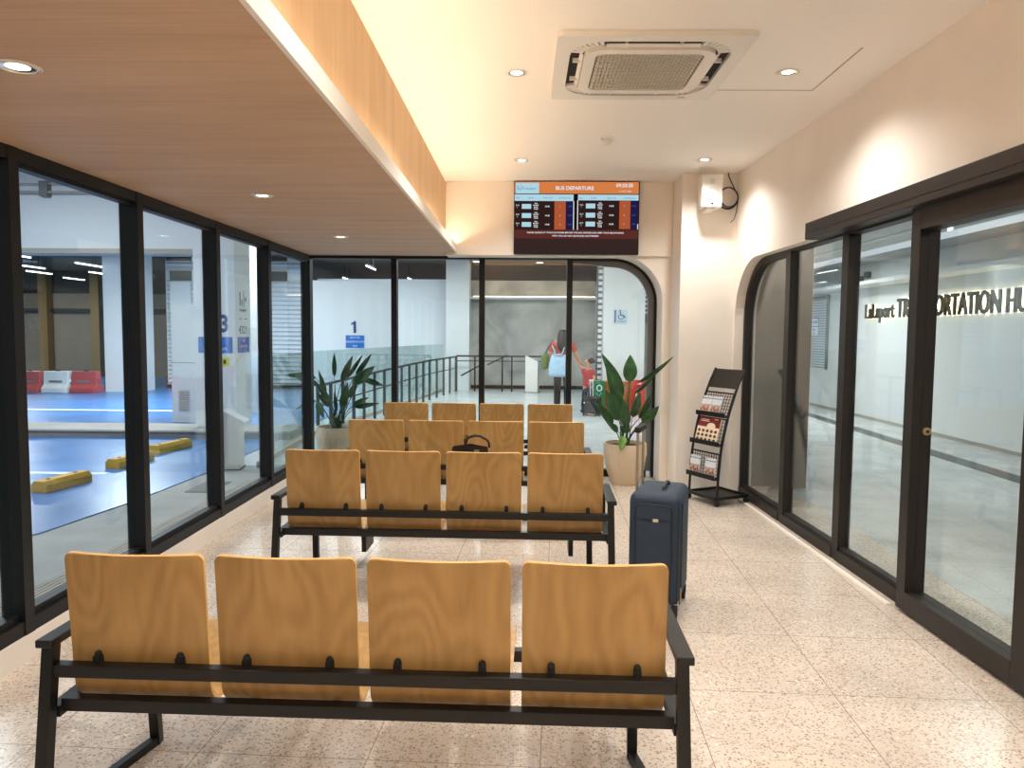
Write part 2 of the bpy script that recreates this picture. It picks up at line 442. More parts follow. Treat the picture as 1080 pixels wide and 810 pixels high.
# left glazing bays: mullions at Y
ly = [-2.2, -1.1, -.02, 1.06, 2.13, 3.20, 4.26, 5.35, 6.44, 7.70]
for i in range(len(ly)-1):
    a, b = ly[i], ly[i+1]
    w = thing('window_%d' % (i+1), 'black framed full height glass bay of the left wall, %s' % ['farthest behind the viewer','second behind the viewer','beside the viewer','just ahead of the viewer','nearest one cut by the left edge of the photo','facing the wheel stops and barriers','facing the white utility cabinet','facing the numbered column','last one before the corner'][i], 'window', kind='structure')
    g = G()
    g.box(XL-.11, XL-.002, a, a+.065, .12, SZ)                # mullion
    g.box(XL-.11, XL-.006, a+.065, b, .12, .185)              # sill
    g.box(XL-.085, XL-.03, a+.065, b, .185, .215)
    g.box(XL-.11, XL-.006, a+.065, b, SZ-.055, SZ)            # head
    g.box(XL-.085, XL-.03, a+.065, b, SZ-.075, SZ-.055)
    obj('frame', g, M['black'], w)
    obj('glass_pane', G().box(XL-.062, XL-.052, a+.06, b+.005, .21, SZ-.07), M['glass'], w)
# far glazing
fx = [-2.35, -1.40, -.48, .435]
for i in range(4):
    a = fx[i]; b = fx[i+1] if i < 3 else 1.29
    w = thing('window_%d' % (10+i), 'black framed full height glass bay of the far wall, %s' % ['first from the left corner','second from the left corner','third from the left corner','the one with the rounded top corner'][i], 'window', kind='structure')
    g = G(); m0 = .10 if i == 0 else .058
    g.box(a, a+m0, 7.70, 7.80, 0, SZ)
    if i < 3:
        g.box(a+m0, b, 7.705, 7.80, 0, .075); g.box(a+m0, b, 7.705, 7.80, SZ-.03, SZ)
        obj('frame', g, M['black'], w)
        obj('glass_pane', G().box(a+m0-.01, b+.01, 7.745, 7.755, .07, SZ-.025), M['glass'], w)
    else:
        g.box(a+m0, 1.29, 7.705, 7.80, 0, .075)
        R = .46; cx, cz = 1.37-R, 2.285-R
        inn = [(a+m0, 2.26)]+arc(cx, cz, R-.025, pi/2, 0)+[(1.345, .0)]
        outer = [(a+m0, 2.30)]+arc(cx, cz, R+.015, pi/2, 0)+[(1.385, .0)]
        g.strip([(x, 7.70, z) for x, z in inn], [(x, 7.70, z) for x, z in outer], (0, .10, 0))
        obj('frame', g, M['black'], w)
        inn2 = [(a+m0, 2.24)]+arc(cx, cz, R-.085, pi/2, 0)+[(1.285, .06)]
        outer2 = [(a+m0, 2.27)]+arc(cx, cz, R-.02, pi/2, 0)+[(1.35, .06)]
        o2 = obj('inner_frame', G().strip([(x, 7.735, z) for x, z in inn2], [(x, 7.735, z) for x, z in outer2], (0, .05, 0)), pbr('grey_aluminium', (112,114,116), .4, .3), w)
        o2['label'] = 'grey curved inner frame'
        gp = [(a+m0-.01, .07)]+[(a+m0-.01, 2.25)]+arc(cx, cz, R-.05, pi/2, 0)+[(1.32, .07)]
        obj('glass_pane', G().poly([(x, 7.75, z) for x, z in gp], (0, .01, 0)), M['glass'], w)

# right wall, turned 1.43 degrees; local frame: origin at (1.955, 7.1), -y runs towards the viewer, +x outwards
RT = math.asin(.025); RO = (1.955, 7.1, 0)
def L(Y): return Y-7.1
rroot_kw = dict(loc=RO, rz=RT)
def rplace(o):
    o.location = RO; o.rotation_euler = (0, 0, RT); return o
yl = L(6.93)
r = .55
opening = [(L(6.93), 0), (L(6.93), 2.18-r)]+[(L(6.93)-r+r*cos(t), 2.18-r+r*sin(t)) for t in [pi/2*i/14 for i in range(1, 15)]]+[(L(5.28), 2.18), (L(5.28), 2.27), (L(1.5), 2.27), (L(1.5), 0)]
outl = opening+[(L(YB), 0), (L(YB), 3.05), (L(7.6), 3.05), (L(7.6), 0)]
rplace(struct('wall_right', G().poly([(0, y, z) for y, z in outl], (.20, 0, 0)), M['plaster'], 'beige right wall above and around the dark framed glazing', 'wall'))
def rframe(g):  return g
names = ['with the rounded top corner, nearest the leaflet rack', 'between rounded bay and middle post', 'left of the sliding door']
ry = [6.93, 5.86, 4.88, 4.04]
for i in range(3):
    a, b = L(ry[i]), L(ry[i+1])
    w = rplace(thing('window_%d' % (14+i), 'dark framed glass bay of the right wall, '+names[i], 'window', kind='structure'))
    g = G()
    g.box(.085, .165, b-.03, b+.06, .0, 2.26)
    g.box(.080, .165, b+.06, a, 0, .075); g.box(.10, .15, b+.06, a, .075, .10)
    if i > 0: g.box(.085, .165, b+.06, a-.03, 2.16, 2.26)
    if i == 0:
        inn = [(a-.045, 0), (a-.045, 2.18-r)]+[(a-r+(r-.045)*cos(t), 2.18-r+(r-.045)*sin(t)) for t in [pi/2*k/14 for k in range(1, 15)]]+[(b+.06, 2.135)]
        outer = [(a+.01, 0), (a+.01, 2.18-r)]+[(a-r+(r+.01)*cos(t), 2.18-r+(r+.01)*sin(t)) for t in [pi/2*k/14 for k in range(1, 15)]]+[(b+.06, 2.19)]
        g.strip([(.085, y, z) for y, z in inn], [(.085, y, z) for y, z in outer], (.08, 0, 0))
        gp = [(b+.05, .08), (a-.03, .08), (a-.03, 2.18-r)]+[(a-r+(r-.03)*cos(t), 2.18-r+(r-.03)*sin(t)) for t in [pi/2*k/14 for k in range(1, 15)]]+[(b+.05, 2.15)]
        obj('glass_pane', G().poly([(.12, y, z) for y, z in gp], (.01, 0, 0)), M['glass'], w)
    else:
        obj('glass_pane', G().box(.12, .13, b+.05, a-.02, .08, 2.18), M['glass'], w)
    obj('frame', g, M['bronze'], w)
hd = rplace(thing('trim_3', 'dark bronze sliding door track cover along the top of the right glazing', 'door track', kind='structure'))
obj('track_box', G().box(-.035, .10, L(1.2), L(5.27), 2.175, 2.29), M['bronze'], hd, bevel=.004)
obj('track_cover', G().box(-.038, -.034, L(1.2), L(5.27), 2.215, 2.218), M['black'], hd)
d = rplace(thing('door_1', 'dark bronze framed sliding glass door at the right edge', 'door', kind='structure'))
a, b = L(4.0), L(2.98)
g = G()
g.box(.025, .075, a-.085, a, .02, 2.175); g.box(.025, .075, b, b+.10, .02, 2.175)
g.box(.025, .075, b+.10, a-.085, .02, .125); g.box(.025, .075, b+.10, a-.085, 2.06, 2.175)
obj('frame', g, M['bronze'], d, bevel=.002)
obj('glass_pane', G().box(.120, .128, b+.09, a-.075, .12, 2.07), M['glass'], d)
g = G(); g.box(.0755, .132, a-.085, a, .02, 2.175); g.box(.0755, .132, b, b+.10, .02, 2.175); g.box(.0755, .132, b+.10, a-.085, .02, .125); g.box(.0755, .132, b+.10, a-.085, 2.06, 2.175)
obj('outer_frame', g, M['bronze'], d)
lk = obj('lock_cylinder', G().tube([(.104, a-.098, 1.0), (.104, a-.084, 1.0)], .021, 20), pbr('brass_lock', (196,170,120), .35, .7), d)
lk['label'] = 'round brass lock'
obj('keyhole', G().tube([(.104, a-.102, 1.0), (.104, a-.0975, 1.0)], .008, 12), M['dark'], lk)
d2 = rplace(thing('door_2', 'dark bronze framed sliding glass door beyond the photo edge', 'door', kind='structure'))
a, b = L(2.95), L(1.55)
g = G()
g.box(.025, .075, a-.085, a, .02, 2.175); g.box(.025, .075, b, b+.10, .02, 2.175)
g.box(.025, .075, b+.10, a-.085, .02, .125); g.box(.025, .075, b+.10, a-.085, 2.06, 2.175)
obj('frame', g, M['bronze'], d2); obj('glass_pane', G().box(.046, .054, b+.09, a-.075, .12, 2.07), M['glass'], d2)
rplace(struct('trim_4', G().box(.0, .03, L(6.9), L(4.05), 0, .012), M['plaster'], 'thin stone sill at the foot of the right glazing', 'trim'))
# ceiling access hatch (hairline joint)
g = G()
for x0, x1, y0, y1 in ((1.10,1.106,4.0,4.62),(1.735,1.741,3.95,4.62),(1.10,1.741,4.615,4.62)): g.box(x0, x1, y0, y1, CZ-.003, CZ-.0005)
struct('trim_5', g, M['vent'], 'hairline joint of the access hatch right of the air conditioner', 'hatch')

# ------------------------------------------------------------------ lights in the room
def downlight(x, y, z, label, power, group, col=(1, .965, .915), vis=True):
    t = thing('downlight', label, 'ceiling light', (x, y, z), 0, group)
    obj('trim_ring', G().lathe([(.062, -.004), (.066, -.001), (.060, .0005), (.050, -.002), (.050, -.006)], 32, cap0=False, cap1=False), M['trim'], t, smooth=True)
    obj('reflector', G().lathe([(.050, -.004), (.047, -.003), (.034, -.0015)], 32, cap0=False, cap1=False), M['chrome'], t, smooth=True)
    obj('lamp', G().lathe([(.034, -.0015), (.034, -.0009)], 24), M['lamp'], t)
    l = bpy.data.lights.new('spot', 'SPOT'); l.energy = power; l.color = col; l.spot_size = radians(142); l.spot_blend = 1.0; l.shadow_soft_size = .05
    lo = bpy.data.objects.new('lamp_beam', l); COL.objects.link(lo); lo.location = (0, 0, -.03); lo.parent = t
    return t
PW = 51
for x, y, lab in ((-.06, 4.33, 'recessed downlight left of the cassette air conditioner'), (1.48, 4.31, 'recessed downlight right of the cassette air conditioner'),
                  (-.04, 6.46, 'recessed downlight above the left corner of the departure screen'), (1.52, 6.41, 'recessed downlight above the wall speaker'),
                  (-.06, 2.2, 'added unseen downlight over the viewer, left'), (1.46, 2.2, 'added unseen downlight over the viewer, right'),  # lamps over and behind the viewer are unseen, added for the room light
                  (-.06, 0., 'added unseen downlight behind the viewer, left'), (1.44, 0., 'added unseen downlight behind the viewer, right'), (.7, -1.6, 'added unseen downlight by the back wall')):
    downlight(x, y, CZ, lab, PW, 'downlights in the cream ceiling')
for y, lab in ((2.27, 'recessed downlight in the wood soffit, nearest one cut by the photo edge'), (4.36, 'recessed downlight in the middle of the wood soffit'),
               (6.2, 'recessed downlight at the far end of the wood soffit'), (.2, 'added unseen downlight in the wood soffit behind the viewer')):  # the one behind the viewer is unseen, added for the room light
    downlight(-1.55, y, SZ, lab, PW*.42, 'downlights in the wood soffit', (1, .965, .92))

# ------------------------------------------------------------------ benches
WB, GB = .427, .034      # seat width, gap
NS = 4
BW = NS*WB+(NS-1)*GB     # 1.81
def shell():
    """L shaped plywood seat shell, local x across, y forward, z up; bowed back"""
    prof = []
    top = (-.058, .832); low = (.0, .43)
    for t in (0, .0035, .009, .017, .028, .042, .06, .15, .3, .45, .6, .75, .9, 1):
        prof.append((top[0]+(low[0]-top[0])*t, top[1]+(low[1]-top[1])*t))
    for i in range(1, 9):       # bend, radius .085
        a = pi+(pi/2-.08)*i/8
        prof.append((.088+.088*cos(a), .43+.088*sin(a)))
    y, z = prof[-1]
    for i in range(1, 8):
        t = i/7; prof.append((y+(.46-y)*t, z+(.425-z)*t+.01*sin(pi*t)))
    prof += [(.478, .42), (.49, .408), (.497, .39)]
    # arclength
    T = .0125
    n = len(prof); nrm = []
    for i in range(n):
        p, q = prof[max(0, i-1)], prof[min(n-1, i+1)]
        dx, dz = q[0]-p[0], q[1]-p[1]; l = sqrt(dx*dx+dz*dz); nrm.append((-dz/l, dx/l))
    cum = [0]
    for i in range(1, n): cum.append(cum[-1]+sqrt((prof[i][0]-prof[i-1][0])**2+(prof[i][1]-prof[i-1][1])**2))
    tot = cum[-1]; R = .022
    g = G(); nu = 20
    A, B = [], []
    for i in range(n):
        s0 = min(cum[i], tot-cum[i]); ins = 0
        if s0 < R: ins = R-sqrt(max(0, R*R-(R-s0)**2))
        ra, rb = [], []
        bow = .026*max(0, 1-cum[i]/.40)
        for k in range(nu+1):
            u = -1+2*k/nu; x = u*(WB/2-ins*(1 if abs(u) > .5 else 1))
            dy = bow*u*u
            ra.append(g.b.verts.new((x, prof[i][0]+dy, prof[i][1])))
            rb.append(g.b.verts.new((x, prof[i][0]+dy-nrm[i][0]*T*-1, prof[i][1]+nrm[i][1]*T)))
        A.append(ra); B.append(rb)
    for i in range(n-1):
        for k in range(nu):
            g.b.faces.new((A[i][k], A[i+1][k], A[i+1][k+1], A[i][k+1]))
            g.b.faces.new((B[i][k], B[i][k+1], B[i+1][k+1], B[i+1][k]))
    edge = []
    for i in range(n-1):
        edge.append(g.b.faces.new((A[i][0], B[i][0], B[i+1][0], A[i+1][0]))); edge.append(g.b.faces.new((A[i][nu], A[i+1][nu], B[i+1][nu], B[i][nu])))
    for k in range(nu):
        edge.append(g.b.faces.new((A[0][k], A[0][k+1], B[0][k+1], B[0][k]))); edge.append(g.b.faces.new((A[-1][k], B[-1][k], B[-1][k+1], A[-1][k+1])))
    for f in edge: f.material_index = 1
    return g
def add_shell(parent, x):
    o = obj('seat_shell', shell(), M['seat'], parent, smooth=True)
    o.data.materials.append(M['ply'])
    o.location.x = x
    return o
def make_bench(label, loc, rz):
    t = thing('waiting_bench', label, 'bench', loc, rz, 'four seat benches in rows')
    xs = [-BW/2+WB/2+i*(WB+GB) for i in range(NS)]
    e = BW/2+.042
    first = None
    for x in xs:
        if first is None: first = add_shell(t, x)
        else:
            c = first.copy(); COL.objects.link(c); c.parent = t; c.location.x = x
    obj('back_rail', G().box(-e, e, -.062, -.022, .456, .494), M['steel'], t, bevel=.003)
    obj('seat_beam', G().box(-e+.015, e-.015, -.03, .01, .335, .375), M['steel'], t, bevel=.003)
    obj('seat_beam', G().box(-e+.015, e-.015, .39, .43, .335, .375), M['steel'], t, bevel=.003)
    for s in (-1, 1):
        g = G(); g.bar((s*e, -.042, .55), (s*(e+.012), -.10, 0), .036, .036, up=(0,1,0))
        obj('leg', g, M['steel'], t)
        g = G(); g.bar((s*(e-.095), .34, .335), (s*(e-.085), .385, .0), .034, .03, up=(0,1,0))
        obj('leg', g, M['steel'], t)
        g = G(); g.bar((s*(e-.085), .37, .015), (s*(e+.010), -.085, .015), .028, .03)
        obj('floor_runner', g, M['steel'], t)
        obj('side_rail', G().bar((s*e, -.04, .340), (s*(e-.012), .41, .355), .036, .036), M['steel'], t)
        g = G(); g.box(s*(e+.006)-.026, s*(e+.006)+.026, -.07, .42, .548, .573)
        obj('armrest', g, M['steel'], t, bevel=.004)
        g = G(); g.bar((s*(e-.008), .40, .549), (s*(e-.008), .40, .372), .03)
        obj('arm_post', g, M['steel'], t)
    for x in xs:
        for s in (-.125, .13):
            g = G(); g.tube([(x+s, -.018, .47), (x+s, -.018, .515)], .011, 12); g.ball((x+s, -.018, .514), .0112, n=10)
            g.box(x+s-.011, x+s+.011, -.03, -.006, .465, .51)
            obj('rail_clip', g, M['rubber'], t)
            obj('seat_bracket', G().box(x+s-.012, x+s+.012, .015, .42, .333, .344), M['steel'], t)
    for s, x in ((-1, -BW/2+.34), (1, BW/2-.16)):
        obj('support_arm', G().box(x-.014, x+.014, .41, .62, .11, .20).bar((x, .42, .19), (x, .42, .335), .028), M['steel'], t)
    return t
BR = radians(-1.5)
benches = [(-.478, 2.16, 'maple plywood bench nearest the camera'), (-.455, 4.14, 'maple plywood bench second from the camera, with a black handbag on its seat'),
           (-.445, 5.61, 'maple plywood bench third from the camera, between the handbag bench and the farthest bench'), (-.443, 7.03, 'maple plywood bench farthest from the camera, by the far window')]
b0 = make_bench(benches[0][2], (*benches[0][:2], 0), BR)
for x, y, lab in benches[1:]: bl = dup(b0, (x, y, 0), BR, lab)
for c in [c for c in bl.children if c.name.startswith('support_arm')]: bpy.data.objects.remove(c)

# ------------------------------------------------------------------ handbag on second bench
t = thing('handbag', 'small black leather handbag with loop handle on the second bench', 'handbag', (-.325, 4.41, .430), radians(-6))
def bag_body(u, v):
    a = 2*pi*u; h = v
    wx = .145*(1-.25*h*h); wy = .06*(1-.55*h)
    c, s = cos(a), sin(a); k = 1/((abs(c)**4+abs(s)**4)**.25)
    return (wx*c*k, wy*s*k, .40*h*(1-.05*abs(c)))
g = G(); g.grid(bag_body, 28, 10); g.lathe([(.01, .0), (.011, .002)], 6)
obj('bag_body', g, M['leather'], t, smooth='all')
obj('handle', G().tube([(-.03+.075*(1-cos(pi*i/12)), -.01, .385+.07*sin(pi*i/12)**.6*(1.0 if i < 8 else .9)) for i in range(13)], .008, 8), M['leather_br'], t, smooth=True)
obj('clasp', G().box(.03, .06, -.03, -.022, .36, .372), M['grey_metal'], t)

# ------------------------------------------------------------------ suitcase
t = thing('suitcase', 'navy soft-sided suitcase with raised handle standing right of the benches', 'suitcase', (.748, 3.98, 0), radians(-19))
w, dp = .135, .205
def rbox(x0, x1, y0, y1, z0, z1, rr, seg=4):
    g = G(); g.box(x0, x1, y0, y1, z0, z1)
    bmesh.ops.bevel(g.b, geom=list(g.b.edges), offset=rr, segments=seg, affect='EDGES', profile=.5)
    return g
obj('case_body', rbox(-w, w, -dp, dp, .08, .672, .045), M['navy'], t, smooth='all')
# side panel with rounded top pocket, framed by piping, faces the viewer
def rounded(x0, x1, z0, z1, rr, n=6):
    P = []
    for cx, cz, a in ((x1-rr, z1-rr, 0), (x0+rr, z1-rr, pi/2), (x0+rr, z0+rr, pi), (x1-rr, z0+rr, 3*pi/2)):
        for i in range(n+1): P.append((cx+rr*cos(a+pi/2*i/n), cz+rr*sin(a+pi/2*i/n)))
    return P
obj('front_pocket', G().poly([(x, -dp-.014, z) for x, z in rounded(-.092, .092, .10, .615, .035)], (0, .03, 0)), M['navy'], t, bevel=.006)
pp = rounded(-.094, .094, .098, .617, .036)
o = obj('piping', G().tube([(x, -dp-.010, z) for x, z in pp], .0045, 6, closed=True), M['navy_dk'], t, smooth='all')
obj('pocket_zip', G().box(-.088, .088, -dp-.017, -dp-.012, .536, .540), M['navy_dk'], t)
o = obj('name_plate', G().box(-.002, .026, -dp-.020, -dp-.013, .530, .546), pbr('ivory_plate', (206,198,178), .4), t, bevel=.002); o['label'] = 'small ivory plate'
obj('edge_piping', G().tube([(w-.012, -dp+.018, .10), (w-.012, -dp+.018, .61)], .006, 6).tube([(w+.001, -dp+.05, .09), (w+.001, -dp+.05, .62)], .004, 6).tube([(w+.001, -dp+.085, .09), (w+.001, -dp+.085, .62)], .004, 6), M['navy_dk'], t)
o = obj('zip_pull', G().box(w+.002, w+.008, -dp+.046, -dp+.056, .10, .175), M['grey_metal'], t); o['label'] = 'silver zip pull'
obj('top_handle', G().tube([(.03, -.08, .66), (.03, -.07, .685), (.03, -.02, .694), (.03, .04, .694), (.03, .09, .685), (.03, .10, .66)], .010, 8), M['navy_dk'], t, smooth=True)
o = obj('luggage_tag', G().box(.045, .095, -.02, .06, .664, .670), M['white_gloss'], t); o['label'] = 'white luggage tag'
g = G()
for y in (-.085, .085): g.tube([(-w+.022, y, .64), (-w+.022, y, .985)], .0075, 8)
o = obj('handle_rods', g, M['grey_metal'], t, smooth=True); o['label'] = 'metal telescopic rods'
obj('handle_grip', G().box(-w+.006, -w+.038, -.105, .105, .975, 1.005, .008), M['rubber'], t, smooth=True)
for sx in (-1, 1):
    for sy in (-1, 1):
        g = G(); cx, cy = sx*(w-.022), sy*(dp-.02)
        g.tube([(cx-.012, cy, .03), (cx+.012, cy, .03)], .0295, 16); g.box(cx-.016, cx+.016, cy-.012, cy+.012, .035, .085)
        obj('wheel', g, M['rubber'], t, smooth=True)

# ------------------------------------------------------------------ plants
def pot(t, R, H, mat):
    def f(u, v):
        a = 2*pi*u
        z = H*v
        r = R*(.58+.42*(1-(1-v)**2.4)) if v < .72 else R*(1.0-.012*((v-.72)/.28)**2)
        r *= 1+.008*cos(a*44)
        return (r*cos(a), r*sin(a), z)
    g = G(); g.grid(f, 264, 18)
    n = 44
    for (r0, z0, r1, z1) in ((R*.985, H, R*.93, H), (R*.93, H, R*.92, H-.05)):
        A = [g.b.verts.new((r0*cos(2*pi*k/n), r0*sin(2*pi*k/n), z0)) for k in range(n)]; B = [g.b.verts.new((r1*cos(2*pi*k/n), r1*sin(2*pi*k/n), z1)) for k in range(n)]
        for k in range(n): g.b.faces.new((A[k], A[(k+1) % n], B[(k+1) % n], B[k]))
    g.lathe([(R*.585, .001), (R*.585, .002)], 24)
    obj('pot', g, mat, t, smooth='all')
    obj('soil', G().lathe([(R*.94, H-.05), (R*.9, H-.035), (R*.3, H-.025)], 28), M['soil'], t)
def leaf(t, base, tip, w, mat, bend=.12, roll=0, name='leaf'):
    base = Vector(base); tip = Vector(tip); ax = tip-base; Ln = ax.length; ax.normalize()
    side = ax.cross(Vector((0, -1, .25))).normalized()
    side = (Matrix.Rotation(roll, 3, ax) @ side); nrm = side.cross(ax)
    def f(u, v):
        wd = w*(sin(pi*min(1, u**.72))**.85)*(1-u*.12) if 0 < u < 1 else 0
        s = (v-.5)*2
        p = base+ax*(Ln*u)+side*(wd*.5*s)+nrm*(abs(s)*wd*.16)-nrm*(bend*Ln*(4*u*(1-u))*-.5)
        p += Vector((0, 0, -1))*bend*Ln*u*u*.5
        return p
    g = G(); g.grid(f, 14, 6)
    o = obj(name, g, mat, t, smooth='all')
    s = o.modifiers.new('thick', 'SOLIDIFY'); s.thickness = .0025
    return o
def stalk(t, a, b, c):
    a, b, c = Vector(a), Vector(b), Vector(c)
    pts = [(1-u)**2*a+2*u*(1-u)*b+u*u*c for u in [i/8 for i in range(9)]]
    return obj('stalk', G().tube(pts, [.0075-.004*i/8 for i in range(9)], 6), M['stem'], t, smooth=True)
def plant(label, loc, R, H, leaves, k, cx, rimy):
    t = thing('potted_plant', label, 'plant', loc)
    pot(t, R, H, M['pot'])
    for i, (bx, by, tx, ty, w, dy0, dy1, rl, mt) in enumerate(leaves):
        B = ((bx-cx)/k, dy0, H+(rimy-by)/k); T = ((tx-cx)/k, dy1, H+(rimy-ty)/k)
        leaf(t, B, T, w/k*.85, M[mt], .06, rl)
        ro = (random.uniform(-.05, .05), random.uniform(-.05, .05), H-.03)
        mid = (ro[0]*.6+B[0]*.35, ro[1]*.6+B[1]*.35, ro[2]+(B[2]-ro[2])*.6)
        stalk(t, ro, mid, B)
    return t
LR = [ # base x,y  tip x,y  width  y offsets  roll  (in plant picture units, 104 per metre)
 (656,418, 632,370, 15, -.05, -.12, .2, 'leaf'), (664,403, 665,373, 18, .05, .08, 0, 'leaf'), (672,402, 704,373, 9, -.06, -.22, .9, 'leaf'),
 (668,414, 690,387, 8, -.04, -.15, .9, 'leaf'), (654,432, 639,385, 13, .02, .05, .1, 'leaf'), (646,447, 625,420, 13, -.05, -.2, .3, 'leaf'),
 (652,442, 637,408, 15, -.08, -.12, -.2, 'leaf'), (673,440, 684,411, 10, -.06, -.14, .4, 'leaf'), (676,443, 691,424, 14, -.08, -.20, .3, 'leaf'),
 (659,448, 656,418, 14, -.10, -.14, 0, 'leaf'), (651,453, 637,441, 9, -.1, -.22, .2, 'leaf'), (668,440, 676,412, 12, .05, .08, .2, 'leaf'),
 (656,432, 646,398, 12, .08, .14, .3, 'leaf'), (656,457, 652,470, 11, -.16, -.235, 0, 'leaf2'), (658,455, 661,440, 11, -.06, -.1, 0, 'leaf'), (672,448, 684,436, 8, -.1, -.2, .4, 'leaf')]
plant('broad-leaved plant in a ribbed cream pot beside the rounded window', (1.02, 7.36, 0), .215, .415, LR, 104, 660, 466)
LLf = [(350,398, 350,372, 6, .0, .0, .2, 'leaf'), (358,403, 371,374, 9, -.02, -.05, .3, 'leaf'), (362,400, 379,373, 6, .05, .08, .6, 'leaf'),
 (372,396, 389,372, 7, .03, .06, .5, 'leaf'), (373,405, 395,385, 14, -.06, -.1, .2, 'leaf'), (380,400, 403,407, 8, .0, .02, .3, 'leaf'),
 (342,416, 335,390, 6, -.05, -.08, .2, 'leaf'), (371,428, 389,418, 7, -.05, -.12, .2, 'leaf'), (370,431, 396,426, 7, .05, .1, .3, 'leaf'),
 (330,400, 297,396, 10, .02, .0, .3, 'leaf'), (332,408, 306,400, 9, .05, .1, .3, 'leaf'), (330,424, 308,433, 7, .0, .0, .2, 'leaf'), (335,424, 343,440, 10, -.12, -.18, .1, 'leaf'),
 (360,433, 367,402, 11, -.08, -.12, .1, 'leaf'), (352,436, 350,412, 5, .0, .0, 0, 'leaf'), (343,428, 326,404, 8, .1, .16, .2, 'leaf'), (347,430, 334,414, 8, -.06, -.1, .1, 'leaf'), (364,420, 372,404, 9, .06, .1, .1, 'leaf')]
plant('broad-leaved plant in a pot outside the far glass, by the left corner', (-2.10, 8.16, 0), .222, .45, LLf, 95, 352, 451)

# ------------------------------------------------------------------ leaflet rack (local: x across the face, -y faces the viewer side)
rk = thing('leaflet_rack', 'black wheeled mesh leaflet rack leaning back against the corner', 'leaflet rack', (1.615, 6.545, 0), math.atan2(6.38-6.71, 1.70-1.53))
hw = .185
prof = [(-.005, .06), (0, .2), (.004, .34), (.03, .52), (.075, .72), (.14, .92), (.21, 1.08), (.275, 1.20)]   # (y back, z)
for s in (-1, 1):
    g = G(); g.tube([(s*hw, y, z) for y, z in prof], .011, 8)
    obj('side_rail', g, M['steel'], rk, smooth=True)
def py(z):
    for (y0, z0), (y1, z1) in zip(prof, prof[1:]):
        if z0 <= z <= z1: return y0+(y1-y0)*(z-z0)/(z1-z0)
    return prof[-1][0]
obj('header_board', G().poly([(-hw, py(1.03), 1.03), (hw, py(1.03), 1.03), (hw, py(1.195), 1.195), (-hw, py(1.195), 1.195)], (0, .008, -.004)), M['bronze'], rk)
def mesh_panel(z0, z1):
    g = G(); n = 12
    for i in range(n+1):
        x = -hw+2*hw*i/n; g.bar((x, py(z0)+.012, z0), (x, py(z1)+.012, z1), .004)
    m = 7
    for j in range(m+1):
        z = z0+(z1-z0)*j/m; g.bar((-hw, py(z)+.012, z), (hw, py(z)+.012, z), .004 if 0 < j < m else .012)
    return g
for z0, z1 in ((.79, .985), (.54, .76), (.245, .455)):
    p = obj('mesh_shelf', mesh_panel(z0, z1), M['steel'], rk)
    obj('shelf_lip', G().box(-hw, hw, py(z0)-.045, py(z0)+.012, z0-.012, z0-.004).box(-hw, hw, py(z0)-.048, py(z0)-.043, z0-.012, z0+.03), M['steel'], p)
g = G(); g.box(-hw, hw, -.02, .34, .062, .07)
for x0, x1, y0, y1 in ((-hw-.01, -hw+.01, -.03, .35), (hw-.01, hw+.01, -.03, .35), (-hw, hw, -.03, -.01), (-hw, hw, .33, .35)): g.box(x0, x1, y0, y1, .055, .085)
obj('base_tray', g, M['steel'], rk)
for sx in (-1, 1):
    for y in (-.01, .33):
        g = G(); g.tube([(sx*hw-.01, y, .026), (sx*hw+.01, y, .026)], .025, 14); g.tube([(sx*hw, y, .03), (sx*hw, y, .06)], .009, 8)
        obj('caster', g, M['rubber'], rk, smooth=True)
# leaflets: top level things standing on the shelves, in the rack's frame
RKM = Matrix.Translation(rk.location) @ Matrix.Rotation(rk.rotation_euler.z, 4, 'Z')
m_blue = pbr('leaflet_pale', (214,220,228), .5); m_photo = pbr('leaflet_photo', (150,126,112), .5, var=.5, vscale=40)
m_dred = pbr('poster_red', (120,26,26), .5, var=.2, vscale=30); m_cream = pbr('poster_cream', (240,220,190), .5)
def leaflet(x, z0, w, h, label, kind, group):
    t = thing('leaflet', label, 'leaflet', group=group)
    y0, y1 = py(z0)-.022, py(z0+h)-.014
    t.matrix_world = RKM @ Matrix.Translation((x, y0, z0)) @ Matrix.Rotation(-math.atan2(y1-y0, h), 4, 'X')
    Lh = sqrt(h*h+(y1-y0)**2)
    obj('sheet', G().box(-w/2, w/2, -.004, .004, 0, Lh), m_blue if kind == 'p' else m_cream, t)
    if kind == 'p':
        obj('picture', G().box(-w/2+.004, w/2-.004, -.0052, -.0041, .01, Lh*.52), m_photo, t)
        obj('title_bar', G().box(-w/2, w/2, -.0052, -.0041, Lh*.84, Lh*.875), M['ink'], t)
        rd = G()
        for i in range(4): rd.ball((-w*.3+i*w*.2, -.005, Lh*(.22+.1*(i % 2))), w*.07, (1, .1, 1.6), 8)
        obj('figures', rd, pbr('leaflet_figures', (140,50,44), .5), t)
    else:
        obj('picture', G().box(-w/2, w/2, -.0052, -.0041, Lh*.60, Lh), m_dred, t)
        obj('title', G().box(-w*.36, -w*.02, -.0062, -.0053, Lh*.86, Lh*.885).box(-w*.4, w*.0, -.0062, -.0053, Lh*.80, Lh*.835).box(w*.22, w*.38, -.0062, -.0053, Lh*.90, Lh*.93), m_cream, t)
        gd = G()
        gd.ball((w*.12, -.005, Lh*.64), w*.2, (1, .05, .55), 12)
        obj('dish', gd, m_cream, t)
        gi = G()
        for r_ in range(3):
            for i in range(5): gi.ball((-w*.38+i*w*.19, -.005, Lh*(.10+.17*r_)), w*.065, (1, .08, .8), 8)
        obj('dish_pictures', gi, pbr('dish_brown', (96,56,34), .5), t)
    return t
leaflet(-.115, .795, .125, .155, 'pale leaflet on the top shelf of the rack, left of two', 'p', 'leaflets on the rack')
